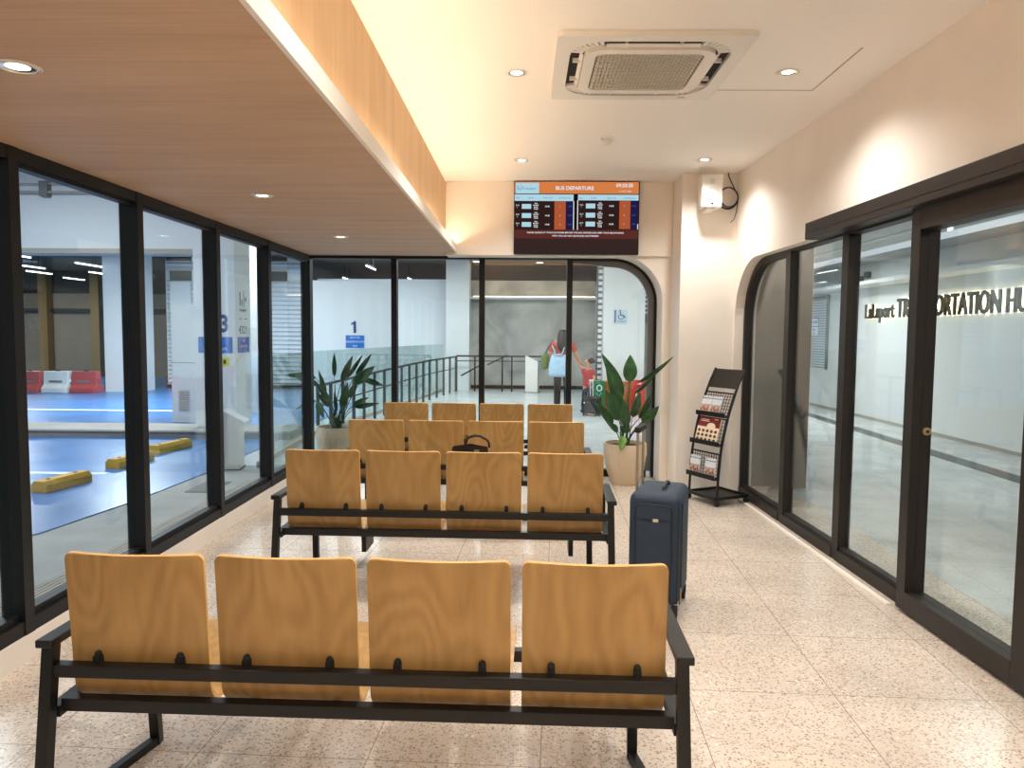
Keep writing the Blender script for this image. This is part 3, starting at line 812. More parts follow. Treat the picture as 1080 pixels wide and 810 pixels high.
leaflet(.018, .795, .125, .155, 'pale leaflet on the top shelf of the rack, right of two', 'p', 'leaflets on the rack')
leaflet(-.01, .545, .28, .225, 'red and cream food poster on the middle shelf of the rack', 'q', 'leaflets on the rack')
leaflet(-.105, .25, .135, .165, 'pale leaflet on the lowest shelf of the rack, left of two', 'p', 'leaflets on the rack')
leaflet(.095, .25, .135, .165, 'pale leaflet on the lowest shelf of the rack, right of two', 'p', 'leaflets on the rack')

# ------------------------------------------------------------------ departure screen
tv = thing('departure_screen', 'wall-mounted bus departure screen above the far window', 'screen', (.495, 7.30, 2.635))
W2, H2 = .612, .352
obj('casing', G().box(-W2, W2, -.012, .045, -H2, H2), M['rubber'], tv, bevel=.004)
obj('bracket', G().box(-.2, .2, .0445, .046, -.15, .15), M['steel'], tv)
def E(n, c, s=.53): return emis(n, c, s)
orange = E('screen_orange', (226,134,74)); dark_s = E('screen_dark_brown', (50,32,30)); red_s = E('screen_maroon', (96,48,44)); navy_s = E('screen_navy', (36,30,78))
cyan_s = E('screen_pale_blue', (186,226,240)); rust_s = E('screen_rust', (186,92,54)); white_s = E('screen_white', (240,244,246)); foot_s = E('screen_foot', (58,42,40)); blue_s = E('screen_ink', (60,120,170)); black_s = E('screen_black', (20,16,18))
scr = obj('display', G().box(-W2+.008, W2-.008, -.0135, -.012, -H2+.008, H2-.008), dark_s, tv)
def sx(px): return (px-80)/885*2*W2-W2      # from crop columns
def sz(py_): return H2-(py_-80)/517*2*H2
def patch(name, m, x0, x1, y0, y1, lay=1):
    return obj(name, G().box(sx(x0), sx(x1), -.0135-.0006*lay, -.0135-.0006*(lay-1), sz(y1), sz(y0)), m, scr)
patch('header_band', orange, 86, 958, 84, 168); patch('logo_panel', cyan_s, 92, 256, 92, 168, 2)
patch('column_header', cyan_s, 84, 500, 174, 220); patch('column_header', cyan_s, 532, 958, 174, 214)
patch('platform_column', rust_s, 366, 446, 222, 422); patch('platform_column', rust_s, 824, 902, 216, 416)
patch('time_column', navy_s, 446, 500, 222, 420); patch('time_column', navy_s, 904, 956, 216, 414)
patch('notice_band', red_s, 84, 960, 424, 486); patch('footer_band', foot_s, 84, 960, 486, 592)
patch('divider', black_s, 506, 526, 170, 420); patch('divider_line', white_s, 499, 505, 220, 424, 2); patch('divider_line', white_s, 527, 533, 214, 424, 2); patch('divider_line', white_s, 952, 958, 380, 418, 2)
def stext(name, body, size, m, px, py_, align='CENTER', sxx=1, bold=0):
    return text(name, body, size, m, scr, (sx(px), -.0153, sz(py_)), FACE_NY, sxx, .0002, align, 1, bold)
stext('title_text', 'BUS DEPARTURE', .05, white_s, 508, 141, sxx=1.0, bold=.0012)
stext('clock_text', '09:50:28', .048, white_s, 858, 120, sxx=1.0, bold=.001)
stext('date_text', '11 OCT 2024', .022, white_s, 862, 155)
stext('logo_text', 'LaLaport', .034, blue_s, 196, 140, sxx=.9)
obj('logo_mark', G().box(sx(104), sx(108), -.0155, -.0148, sz(144), sz(112)).box(sx(116), sx(120), -.0155, -.0148, sz(144), sz(126)).box(sx(130), sx(133), -.0155, -.0148, sz(150), sz(108)).box(sx(142), sx(149), -.0155, -.0148, sz(134), sz(124)), blue_s, scr)
for x0, labs in ((84, (('BUS', 108), ('ROUTE', 200), ('NEXT STOP', 320), ('PLATFORM ETA', 440))), (536, (('BUS', 552), ('ROUTE', 642), ('NEXT STOP', 770), ('PLATFORM ETA', 896)))):
    for s_, px in labs: stext('header_text', s_, .019, blue_s, px, 204, sxx=.9)
rows = [(0, 0), (1, 65), (2, 128)]
for k, dy in rows:
    for ox, oy in ((0, 0), (452, -5)):
        y = 258+dy+oy
        patch('route_box', cyan_s, 136+ox, 202+ox, y-16, y+18, 2)
        stext('bus_text', 'BUS', .02, white_s, 106+ox, y-2); stext('bus_text', str(k+1), .02, white_s, 104+ox, y+14)
        for j in range(4): stext('stop_text', ('VIA', 'BUKIT', 'JALIL', 'HUB')[j], .015, white_s, 236+ox, y-16+j*13, sxx=1.3, bold=.0006)
        stext('stop_name_text', 'HUB', .022, white_s, 316+ox, y+6, bold=.0004); stext('platform_text', str(k+1), .024, cyan_s, 406+ox, y+6); stext('time_text', '10:00', .018, blue_s, 474+ox, y+4)
stext('notice_text', 'PLEASE QUEUE AT YOUR PLATFORM BEFORE THE BUS ARRIVES AND KEEP YOUR BELONGINGS', .0195, white_s, 516, 449, sxx=1.14, bold=.0005)
stext('notice_text', 'WITH YOU. DO NOT LEAVE BAGS UNATTENDED', .0195, white_s, 516, 472, sxx=1.05, bold=.0005)

# ------------------------------------------------------------------ wall speaker and cable
sp = thing('wall_speaker', 'white box loudspeaker on the corner pier under the ceiling', 'loudspeaker', (1.665, 6.80, 2.79))
g = G(); g.poly([(-.092, -.10, -.145), (.092, -.10, -.145), (.095, -.10, .145), (-.095, -.10, .145)], (0, .16, 0))
obj('cabinet', g, M['white_gloss'], sp, bevel=.012)
obj('woofer_grille', G().tube([(0, -.104, -.03), (0, -.099, -.03)], .066, 28), pbr('speaker_grille', (206,204,200), .6), sp)
obj('tweeter_grille', G().tube([(0, -.104, .085), (0, -.099, .085)], .026, 20), pbr('speaker_grille_small', (206,204,200), .6), sp)
obj('badge', G().box(-.009, .009, -.105, -.10, -.123, -.105), M['ink'], sp)
obj('wall_bracket', G().box(-.04, .035, -.07, .15, -.16, -.146).box(-.03, .03, .06, .15, -.05, .05), M['white_gloss'], sp)
cc = (1.895, 6.90, 2.78)
g = G()
for rr, dx, dz, yy in ((.090, 0, 0, 6.90), (.083, .004, .004, 6.895), (.094, -.002, -.004, 6.91)):
    g.tube([(1.862+dx+rr*cos(t_), yy, 2.765+dz+rr*sin(t_)*1.05) for t_ in [2*pi*i/28 for i in range(28)]], .0052, 6, closed=True)
g.tube([(1.765, 6.86, 2.72), (1.80, 6.89, 2.72), (1.84, 6.90, 2.685)], .0052, 6)
g.tube([(1.925, 6.90, 2.83), (1.90, 6.90, 2.88), (1.865, 6.91, 2.96), (1.86, 6.91, CZ)], .005, 6)
g.tube([(1.952, 6.90, 2.75), (1.94, 6.9, 2.64), (1.92, 6.9, 2.57), (1.895, 6.92, 2.545)], .004, 6)
tag(obj('cable_coil', g, pbr('dark_blue_cable', (34,38,52), .5), smooth=True), 'dark coiled cable hanging beside the wall speaker', 'cable')

# ------------------------------------------------------------------ ceiling cassette
ac = thing('ceiling_air_conditioner', 'white square cassette air conditioner in the cream ceiling', 'air conditioner', (.645, 4.225, CZ))
hs = .495
def rr_ring(g, o, i, ro, ri, z0, z1, n=8):
    A = rounded(-o, o, -o, o, ro, n); B = rounded(-i, i, -i, i, ri, n)
    va = [[g.b.verts.new((x, y, z)) for x, y in P] for P, z in ((A, z0), (A, z1), (B, z1), (B, z0))]
    m = len(A)
    for a_, b_ in ((0,1),(1,2),(2,3),(3,0)):
        for k in range(m): g.b.faces.new((va[a_][k], va[a_][(k+1) % m], va[b_][(k+1) % m], va[b_][k]))
obj('duct_opening', G().box(-.43, .43, -.43, .43, -.006, -.001), M['dark'], ac)
g = G(); rr_ring(g, hs, .42, .03, .19, -.001, -.028)
obj('outer_panel', g, M['white_gloss'], ac, smooth=True)
g = G(); rr_ring(g, .345, .285, .12, .05, -.012, -.040)
obj('inner_panel', g, M['white_gloss'], ac, smooth=True)
for k in range(4):
    a = k*pi/2; Rm = Matrix.Rotation(a, 4, 'Z')
    g = G(); g.bar((-.24, -.358, -.022), (.24, -.358, -.022), .022, .005, up=(0, .5, 1))
    for x in (-.14, .14): g.box(x-.006, x+.006, -.40, -.35, -.03, -.008)
    bmesh.ops.transform(g.b, matrix=Rm, verts=g.b.verts)
    obj('louver', g, M['white_gloss'], ac)
    g = G()
    for i in range(7):
        t_ = -pi/4-.55+i*.18
        g.bar((.225+.13*cos(t_), -.225+.13*sin(t_), -.014), (.225+.20*cos(t_), -.225+.20*sin(t_), -.014), .020, .016)
    bmesh.ops.transform(g.b, matrix=Rm, verts=g.b.verts)
    obj('corner_vane', g, M['white_gloss'], ac)
gr = G()
gr.poly([(x, y, -.030) for x, y in rounded(-.287, .287, -.287, .287, .05)], (0, 0, .01))
obj('grille_backing', gr, pbr('grille_backing', (104,94,80), .8), ac)
g = G()
n = 20
for i in range(n):
    for sgn in (1, -1):
        pass
rows_ = 13
for i in range(-rows_, rows_+1):
    c = i*.042
    for sgn in (1, -1):
        x0, x1 = max(-.272, c-.272), min(.272, c+.272)
        if x1-x0 > .01: g.bar((x0, sgn*(x0-c), -.033), (x1, sgn*(x1-c), -.033), .015, .006)
gl = obj('grille', g, pbr('grille_plastic', (214,206,190), .5), ac)
obj('badge', G().box(.29, .33, .44, .455, -.0295, -.028), M['vent'], ac)
sd = thing('smoke_detector', 'small round detector in the ceiling between air conditioner and screen', 'detector', (.62, 5.72, CZ))
obj('base', G().lathe([(.05, 0), (.052, -.015), (.046, -.022)], 28), M['white_gloss'], sd, smooth=True)
obj('sensor_head', G().lathe([(.034, -.022), (.03, -.048), (.02, -.055)], 24), M['white_gloss'], sd, smooth=True)

# ------------------------------------------------------------------ outside: floors
GX0 = -27
struct('walkway', G().box(-3.50, -2.42, YB, 8.0, -.12, -.02), M['concrete'], 'grey concrete walkway outside the left glass', 'walkway')
struct('walkway_apron', G().box(GX0, -3.5, YB, 5.2, -.12, -.02), M['concrete'], 'concrete apron before the blue parking floor', 'walkway')
struct('corridor_floor', G().box(-3.50, 3.2, 8.0, 26, -.12, -.02).box(-2.42, 3.2, 7.78, 8.0, -.12, -.02), M['out_floor'], 'pale grey tiled concourse beyond the far window', 'floor')
struct('passage_floor', G().box(2.6, 7.2, YB, 7.78, -.12, -.02).box(3.2, 7.2, 7.78, 26, -.12, -.02), M['out_floor'], 'pale grey tiled passage floor beyond the right glass', 'floor')
# blue bay with rounded corner
P = [(GX0, 5.2), (-3.80, 5.2)]+[(-3.80+.2*sin(a), 5.4-.2*cos(a)) for a in [pi/2*i/8 for i in range(1, 9)]]+[(-3.47, 6.4), (-3.40, 7.8), (-3.45, 10.25), (GX0, 10.25)]
struct('parking_floor', G().poly([(x, y, -.019) for x, y in P], (0, 0, .008)), M['blue'], 'blue painted parking floor with yellow wheel stops', 'floor')
struct('parking_lane', G().box(GX0, -3.51, 10.95, 26, -.12, -.012), M['blue'], 'blue painted lane beyond the kerb island', 'floor')
struct('parking_base', G().box(GX0, -3.5, 5.2, 11, -.14, -.02), M['concrete'], 'concrete slab under the blue parking floor', 'floor')
kb = thing('kerb_island', 'long low kerb island between the two blue floors', 'kerb', kind='structure')
obj('kerb_body', G().box(GX0, -3.3, 10.24, 10.98, -.02, .075), M['kerbside'], kb)
obj('kerb_top', G().box(GX0, -3.3, 10.22, 11.0, .075, .10), M['kerbtop'], kb)
tag(obj('painted_line', G().box(-8, -4.40, 7.57, 7.67, -.011, -.008), M['line']), 'short white bay line on the blue floor by the wheel stops', 'road marking')
tag(obj('painted_line', G().box(-16, -5.4, 13.7, 13.85, -.012, -.009), M['line']), 'long white lane line on the blue floor beyond the kerb', 'road marking')
dr = thing('drain_grate', 'slotted metal trench drain along the concrete walkway', 'drain', (0, 0, -.02))
g = G()
for k in range(4): g.bar((-2.90+k*.032, 2.0, .003), (-2.80+k*.032, 7.4, .003), .018, .006)
obj('grating', g, M['vent'], dr); obj('channel', G().poly([(-2.925, 2.0, 0), (-2.785, 2.0, 0), (-2.685, 7.4, 0), (-2.825, 7.4, 0)], (0, 0, .002)), M['kerbside'], dr)
tag(obj('rubber_mat', G().box(-3.20, -2.96, 6.80, 7.30, -.02, -.012), pbr('grey_mat', (120,122,122), .9)), 'grey mat on the walkway beside the drain', 'mat')
# wheel stops
def stop(x, y, label, ln=.58, rz=-9):
    t = thing('wheel_stop', label, 'wheel stop', (x, y, -.011), radians(rz), 'yellow wheel stops on the blue floor')
    w = .085; h = .11
    pr = [(-w, 0), (w, 0), (w, .07), (w*.6, h), (-w*.6, h), (-w, .07)]
    obj('body', G().poly([(a, 0, b) for a, b in pr], (0, ln, 0)), M['yellow'], t, bevel=.006)
    for yy in (.12, ln-.12): obj('bolt', G().tube([(0, yy, h-.002), (0, yy, h+.004)], .02, 12), M['rubber'], t)
    obj('reflector', G().box(-w-.003, -w, .08, ln-.08, .03, .055), M['rubber'], t)
stop(-4.47, 5.62, 'yellow wheel stop nearest the camera, cut by the window post')
stop(-4.50, 6.66, 'yellow wheel stop second from the camera, by the bay line')
stop(-4.50, 7.88, 'yellow wheel stop third from the camera, crossed by the window post', .60)
stop(-4.54, 8.86, 'yellow wheel stop farthest from the camera, near the kerb', .66)
# barriers
def barrier(x, y, m, label, w=.60, h=.52):
    t = thing('traffic_barrier', label, 'barrier', (x, y, -.012), 0, 'plastic barriers in a row')
    pr = [(-.22, 0), (.22, 0), (.22, .12), (.12, .20), (.10, h), (-.10, h), (-.12, .20), (-.22, .12)]
    obj('body', G().poly([(-w/2, a, b) for a, b in pr], (w, 0, 0)), m, t, bevel=.012)
    obj('fork_slot', G().box(-.16, .16, -.125, -.112, .25, .30), M['kerbside'], t); obj('fill_cap', G().tube([(0, 0, h), (0, 0, h+.03)], .05, 14), M['rubber'], t)
    obj('lug', G().box(w/2, w/2+.035, -.05, .05, .25, .32), m, t)
    g = G(); g.poly([(-w/2+.06, -.225, .02), (-.03, -.225, .02), (-w/2+.06, -.225, .11)], (0, .01, 0)); g.poly([(w/2-.06, -.225, .02), (w/2-.06, -.225, .11), (.03, -.225, .02)], (0, .01, 0))
    obj('side_recess', g, m, t)
barrier(-12.66, 17.55, M['white_pl'], 'white plastic barrier at the far left of the row'); barrier(-11.99, 17.6, M['red_pl'], 'red plastic barrier left of the white one'); barrier(-11.33, 17.65, M['white_pl'], 'white plastic barrier between two red ones'); barrier(-10.67, 17.7, M['red_pl'], 'red plastic barrier beside the white garage column')

# ------------------------------------------------------------------ outside: left garage
struct('garage_ceiling', G().box(GX0, -2.42, YB, 11.2, 3.95, 4.05), M['garage_grey'], 'blue grey garage ceiling outside the left glass', 'ceiling')
struct('garage_inner_ceiling', G().box(GX0, 3.2, 11.2, 30, 3.45, 3.55), M['garage_ceil'], 'dark brown garage ceiling with tube lights', 'ceiling')
bm_ = thing('garage_beam', 'wide white beam across the garage outside the left glass', 'beam', kind='structure')
obj('beam_face', G().box(GX0, -4.81, 10.80, 11.2, 2.70, 3.94), M['white'], bm_); obj('beam_lip', G().box(GX0, -4.81, 10.77, 11.2, 2.63, 2.70), M['vent'], bm_)
cd = thing('pipe_run', 'thin grey conduit with clamps along the white beam', 'pipe')
g = G(); g.tube([(-16, 10.72, 3.50), (-4.9, 10.72, 3.50)], .018, 8); g.tube([(-16, 10.72, 3.62), (-4.9, 10.72, 3.62)], .010, 8)
obj('conduit', g, M['vent'], cd)
for x in (-10.5, -7.0, -5.4): obj('clamp', G().box(x-.06, x+.06, 10.69, 10.799, 3.44, 3.66), M['kerbside'], cd)
fwg = thing('garage_back_wall', 'grey brown panelled wall at the back of the garage', 'wall', kind='structure')
g = G()
for i in range(60):
    z = .0+i*.045; g.box(GX0, -9.2, 23.97-(.012 if i % 2 else 0), 24.05, z, z+.045)
obj('panel', g, M['garage_wall'], fwg); obj('upper_wall', G().box(GX0, -9.2, 24, 24.1, 2.6, 3.5), M['dark'], fwg)
g = G(); g.tube([(GX0, 23.8, 2.15), (-9.2, 23.8, 2.15)], .06, 8); obj('pipe', g, M['dark'], fwg)
for x in (-15.6, -13.9): struct('garage_column', G().box(x-.14, x+.14, 23.6, 23.9, 0, 3.45), M['khaki'], 'khaki column against the garage back wall, '+('left' if x < -15 else 'right')+' one', 'column')
struct('garage_side_wall', G().box(GX0-.1, GX0, YB, 30, 0, 4.05), M['garage_wall'], 'wall closing the far left side of the garage', 'wall')
ca = struct('white_column', G().box(-10.38, -9.55, 18.0, 18.8, -.012, 3.45), M['white'], 'white garage column right of the barriers', 'column')
# tubes on the garage ceiling
def tubelight(px, y, label, ln=1.1, z=3.1):
    t = thing('ceiling_tube_light', label, 'tube light', ((px-553)/775*y, y, z), 0, 'tube lights on the garage ceiling')
    obj('housing', G().box(-.02, .02, -ln/2, ln/2, -.018, .02), M['kerbside'], t)
    obj('tube', G().tube([(0, -ln/2+.02, -.032), (0, ln/2-.02, -.032)], .014, 10), M['tube'], t)
    obj('hanger', G().tube([(0, -.3, .03), (0, -.3, 3.449-z)], .006, 6).tube([(0, .3, .03), (0, .3, 3.449-z)], .006, 6), M['dark'], t)
for px, y, lab in ((12, 15.4, 'cut by the left window post'), (85, 14.8, 'biggest, near the white column'), (30, 18.2, 'left one of the second row'), (92, 17.6, 'right one of the second row'), (39, 20.0, 'left one of the third row'), (76, 22.4, 'farthest of the left group'), (104, 20.2, 'beside the white column')):
    tubelight(px, y, 'tube light on the dark garage ceiling, '+lab)
for px, y, lab in ((391, 17.9, 'nearest, above the numbered white wall'), (366, 21.7, 'left one beyond the white wall'), (433, 21.7, 'beside the concourse column')):
    tubelight(px, y, 'tube light over the far concourse, '+lab)
# louvred white wall
lw_ = thing('louvered_wall', 'white louvred wall behind the numbered column', 'wall', kind='structure')
g = G()
z = .0
obj('backing', G().box(-9.55, -5.75, 19.5, 19.6, -.012, 3.45), M['white'], lw_)
while z < 2.78:
    g.poly([(-9.5, 19.5, z), (-9.5, 19.44, z+.03), (-9.5, 19.5, z+.10)], (3.72, 0, 0)); z += .115
z = 3.13
g.poly([(-9.5, 19.5, z), (-9.5, 19.44, z+.03), (-9.5, 19.5, z+.10)], (3.72, 0, 0)); g.poly([(-9.5, 19.5, z+.11), (-9.5, 19.44, z+.14), (-9.5, 19.5, z+.2)], (3.72, 0, 0))
obj('slats', g, M['slat'], lw_)
obj('opening', G().box(-9.4, -8.85, 19.42, 19.5, 2.84, 3.09).box(-9.5, -8.85, 19.42, 19.5, 3.36, 3.45).box(-7.1, -6.3, 19.42, 19.5, 2.84, 3.09).box(-7.1, -6.3, 19.42, 19.5, 3.36, 3.45), M['dark'], lw_)
obj('roller_panel', G().box(-9.4, -8.85, 19.40, 19.44, .05, 2.80), M['white'], lw_)
obj('base_strip', G().box(-9.55, -5.75, 19.40, 19.45, -.012, .08), M['dark'], lw_)
cb = thing('utility_cabinet', 'tall white utility cabinet with a louvred vent near the kerb', 'cabinet', (-5.52, 12.0, -.012))
obj('cabinet_body', G().box(-.30, .30, 0, .6, .0, 1.55), M['white'], cb, bevel=.01)
obj('door_panel', G().box(-.26, .10, -.012, 0, .06, .90), M['white'], cb, bevel=.004)
g = G()
for i in range(13): g.box(-.17, .0, -.028, -.012, .20+i*.026, .214+i*.026)
obj('vent_slats', g, M['vent'], cb); obj('vent_frame', G().box(-.19, .02, -.02, -.012, .18, .56), M['slat'], cb)
obj('upper_box', G().box(-.30, .12, .02, .5, 1.55, 1.95), M['white'], cb)
obj('trim_line', G().box(-.30, .3, -.004, 0, .985, 1.0), M['vent'], cb)
struct('pale_partition', G().box(-6.0, -4.9, 13.6, 13.8, -.012, 3.45), M['white'], 'white partition above and behind the utility cabinet', 'wall')
# numbered column B
cB = struct('numbered_column', G().box(-4.80, -4.20, 10.62, 11.22, .10, 3.95), M['white'], 'white column carrying the number 3 and blue signs', 'column')
def board(name, label, x0, x1, y, z0, z1, lines, num=None, numpos=None, numsize=.2, rz=0):
    t = thing(name, label, 'sign', (0, 0, 0))
    obj('sign_board', G().box(x0, x1, y-.012, y, z0, z1), M['sign_blue'], t)
    n = len(lines); h = (z1-z0)
    for i, (s_, k) in enumerate(lines):
        text('lettering', s_, h*k, M['sign_white'], t, ((x0+x1)/2, y-.0125, z1-h*(i+.72)/n-.0), FACE_NY, 1, .0008, 'CENTER')
    if num: text('number', num, numsize, M['sign_ink'], t, (*numpos[:1], y-.001, numpos[1]), FACE_NY, .8, .002, 'CENTER', 1, .012)
    return t
board('platform_sign', 'blue platform sign with number 3 on the front of the white column', -4.74, -4.25, 10.62, 1.19, 1.42, [('BUS', .24), ('PLATFORM', .30)], '3', (-4.36, 1.50), .34)
t = thing('platform_sign', 'blue sign with dark numbers on the side of the numbered column', 'sign')
obj('sign_board', G().box(-4.20, -4.188, 10.70, 11.12, 1.19, 1.42), M['sign_blue'], t)
text('lettering', 'EXIT', .05, M['sign_white'], t, (-4.187, 10.91, 1.35), FACE_PX, 1, .0008, 'CENTER'); text('lettering', 'PLATFORM', .06, M['sign_white'], t, (-4.187, 10.91, 1.26), FACE_PX, 1, .0008, 'CENTER')
text('number', '4321', .17, M['ink'], t, (-4.199, 10.92, 1.47), FACE_PX, 1, .002, 'CENTER')
text('logo_text', 'LaLaport', .075, M['ink'], t, (-4.199, 10.92, 1.80), FACE_PX, 1, .002, 'CENTER')
g = G()
g.box(-4.2, -4.196, 10.80, 10.83, 1.88, 2.08).box(-4.2, -4.196, 10.87, 10.90, 1.88, 1.97).box(-4.2, -4.196, 10.95, 10.965, 1.86, 2.10).box(-4.2, -4.196, 11.01, 11.05, 1.95, 2.01)
obj('logo_mark', g, M['sign_ink'], t)
g = G(); g.bar((-4.198, 10.78, 1.69), (-4.198, 10.86, 1.69), .012); g.bar((-4.198, 10.98, 1.69), (-4.198, 11.06, 1.69), .012)
obj('arrows', g, M['ink'], t)
t = thing('warning_sign', 'small yellow warning sticker low on the numbered column', 'sticker')
obj('sticker', G().box(-4.42, -4.30, 10.614, 10.62, 1.0, 1.12), pbr('warning_yellow', (214,206,60), .5), t); obj('symbol', G().box(-4.38, -4.34, 10.612, 10.6145, 1.03, 1.09), M['ink'], t)
# ticket kiosk by the corner
kk = thing('ticket_kiosk', 'white slanted-top ticket kiosk outside the left glass', 'kiosk', (-3.235, 8.02, -.02), radians(8))
g = G(); g.poly([(-.15, -.10, .62), (-.15, .10, .62), (-.15, .10, .0), (-.15, -.10, 0)], (.30, 0, 0))
g = G(); g.poly([(-.07, -.10, 0), (.10, -.10, 0), (.10, -.10, .50), (.16, -.10, .52), (-.07, -.10, .65)], (0, .26, 0))
obj('kiosk_body', g, M['white_gloss'], kk, bevel=.006)
obj('base_plate', G().box(-.08, .11, -.11, .17, 0, .012), M['kerbside'], kk)
obj('slanted_top', G().bar((-.075, .03, .657), (.165, .03, .525), .25, .01, up=(.3, 0, 1)), M['white'], kk)

# glass balustrade
bal = thing('glass_balustrade', 'green tinted glass balustrade running from the corner to the far wall', 'balustrade', (0, 0, -.02))
pl = [(-2.98, 8.15), (-3.04, 9.0), (-3.12, 10.8), (-2.9, 12.6), (-2.69, 14.5), (-2.46, 16.5), (-2.24, 18.4), (-2.16, 19.5)]
for (a, b), (c, d_) in zip(pl, pl[1:]):
    g = G(); g.bar((a, b+.02, .62), (c, d_-.02, .62), .014, 1.24); obj('glass_panel', g, M['rail_glass'], bal)
g = G()
for (a, b), (c, d_) in zip(pl, pl[1:]): g.bar((a, b, .03), (c, d_, .03), .06, .06)
obj('base_channel', g, M['vent'], bal)
hr = thing('handrail', 'black metal handrail with posts along the concourse ramp', 'handrail', (0, 0, -.02))
hl = [(-3.0, 10.6, .74), (-2.72, 12.4, .80), (-2.43, 14.5, .86), (-2.15, 16.6, .90), (-1.80, 19.2, .91)]
obj('top_rail', G().tube(hl, .022, 8), M['steel'], hr, smooth=True); obj('mid_rail', G().tube([(x, y, z-.30) for x, y, z in hl], .012, 6), M['steel'], hr)
def hp(u):
    s = u*(len(hl)-1); i = min(int(s), len(hl)-2); f = s-i
    return [hl[i][k]*(1-f)+hl[i+1][k]*f for k in range(3)]
for k in range(17):
    x, y, z = hp(k/16); obj('post', G().bar((x, y, 0), (x, y, z), .05, .02), M['rail_grey'], hr)
hr2 = thing('handrail', 'black handrail across the front of the grey mural wall', 'handrail', (0, 0, -.02))
obj('top_rail', G().tube([(-1.78, 19.25, .93), (.85, 19.25, .93)], .022, 8), M['steel'], hr2); obj('mid_rail', G().tube([(-1.78, 19.25, .80), (.85, 19.25, .80)], .014, 6), M['steel'], hr2)
for x in (-1.78, -1.3, -.58, -.33, .8): obj('post', G().bar((x, 19.25, 0), (x, 19.25, .93), .04), M['steel'], hr2)
obj('stair_rail', G().tube([(-1.6, 18.6, .45), (-1.15, 19.2, .70)], .02, 8).tube([(-.95, 18.8, .72), (-.45, 19.2, .96)], .018, 8), M['steel'], hr2)
kf = thing('information_totem', 'white slanted-top totem in front of the grey mural wall', 'totem', (.18, 19.0, -.02), radians(-20))
obj('totem_body', G().poly([(-.17, 0, 0), (.17, 0, 0), (.17, 0, .80), (-.17, 0, .96)], (0, .12, 0)), M['white_gloss'], kf, bevel=.006); obj('base_plate', G().box(-.19, .19, -.06, .18, 0, .012), M['kerbside'], kf)

# ------------------------------------------------------------------ outside: far concourse
struct('pale_far_wall', G().box(-5.75, -2.0, 20.4, 20.6, -.02, 2.98), M['white'], 'tall white wall beyond the glass balustrade', 'wall')
struct('concourse_column', G().box(-2.10, -1.48, 19.6, 20.2, -.02, 3.45), M['white'], 'white column left of the grey mural wall', 'column')
struct('sign_pier', G().box(-4.55, -2.78, 15.7, 15.9, -.02, 2.60), M['white'], 'white pier carrying the number 1 sign', 'column')
board('platform_sign', 'blue platform sign with number 1 on the white pier', -3.83, -3.43, 15.70, 1.17, 1.44, [('SHUTTLE', .2), ('TRANSPORTATION', .2), ('BUS', .2)], None)
t = bpy.data.objects[-1] if False else [o for o in COL.objects if o.get('label', '').startswith('blue platform sign with number 1')][0]
obj('number', G().bar((-3.635, 15.695, 1.49), (-3.635, 15.695, 1.74), .055, .008, up=(0, 1, 0)).bar((-3.635, 15.694, 1.72), (-3.71, 15.694, 1.675), .04, .008, up=(0, 1, 0)), M['sign_ink'], t)
struct('mural_wall', G().box(-2.0, 1.95, 20.4, 20.6, -.02, 2.96), M['mural'], 'mottled grey mural wall at the far end of the concourse', 'wall')
struct('mural_cornice', G().box(-1.48, 1.95, 20.02, 20.38, 2.44, 2.50), M['white'], 'pale cornice hiding the light above the mural wall', 'trim')
tag(obj('led_strip', G().box(-1.4, 1.9, 20.06, 20.12, 2.50, 2.515), emis('mural_led', (255,232,196), 5)), 'warm light strip above the cornice of the mural wall', 'light strip')
struct('mural_base', G().box(-1.98, 1.95, 20.3, 20.399, -.02, .07), M['dark'], 'dark skirting at the foot of the mural wall', 'trim')
struct('concourse_wood_ceiling', G().box(-1.4, 3.2, 12.5, 20.39, 3.38, 3.449), M['woodceil'], 'brown wood ceiling over the far concourse', 'ceiling')
struct('concourse_back', G().box(1.95, 7.3, 20.0, 20.2, -.02, 3.45), M['white'], 'white wall closing the concourse on the right', 'wall')
for px, y, lab in ((554, 17.2, 'nearest of two above the woman'), (568, 19.6, 'farther of two above the woman'), (502, 19.4, 'left of the window post')):
    x = (px-553)/775*y
    t = thing('downlight', 'recessed downlight in the brown wood ceiling, '+lab, 'ceiling light', (x, y, 3.38), 0, 'downlights in the brown wood ceiling')
    obj('trim_ring', G().lathe([(.10, -.006), (.12, -.002), (.10, -.001)], 24, cap0=False, cap1=False), M['trim'], t); obj('lamp', G().lathe([(.095, -.006), (.095, -.002)], 24), M['lamp'], t)
# white pillar with accessibility sign
pw = struct('white_pillar', G().box(1.52, 2.32, 14.3, 15.1, -.02, 3.45), M['white'], 'broad white pillar right of the woman and child', 'column')
t = thing('ladder_trim', 'perforated metal strip up the left edge of the white pillar', 'trim', kind='structure')
g = G(); g.box(1.40, 1.51, 14.45, 14.5, .6, 3.36); obj('strip_backing', g, M['kerbside'], t)
g = G(); z = .62
while z < 3.3: g.box(1.43, 1.505, 14.42, 14.45, z, z+.065); z += .115
obj('rungs', g, M['white'], t)
t = thing('accessibility_sign', 'small accessible facilities sign on the white pillar', 'sign')
obj('sign_board', G().box(1.70, 1.98, 14.288, 14.30, 1.70, 1.98), pbr('sign_pale_blue', (196,212,222), .5), t)
g = G(); yy = 14.284
g.bar((1.745, yy, 1.73), (1.745, yy, 1.95), .022, .004, up=(0,1,0)); g.ball((1.745, yy, 1.955), .016, (1, .2, 1), 10)
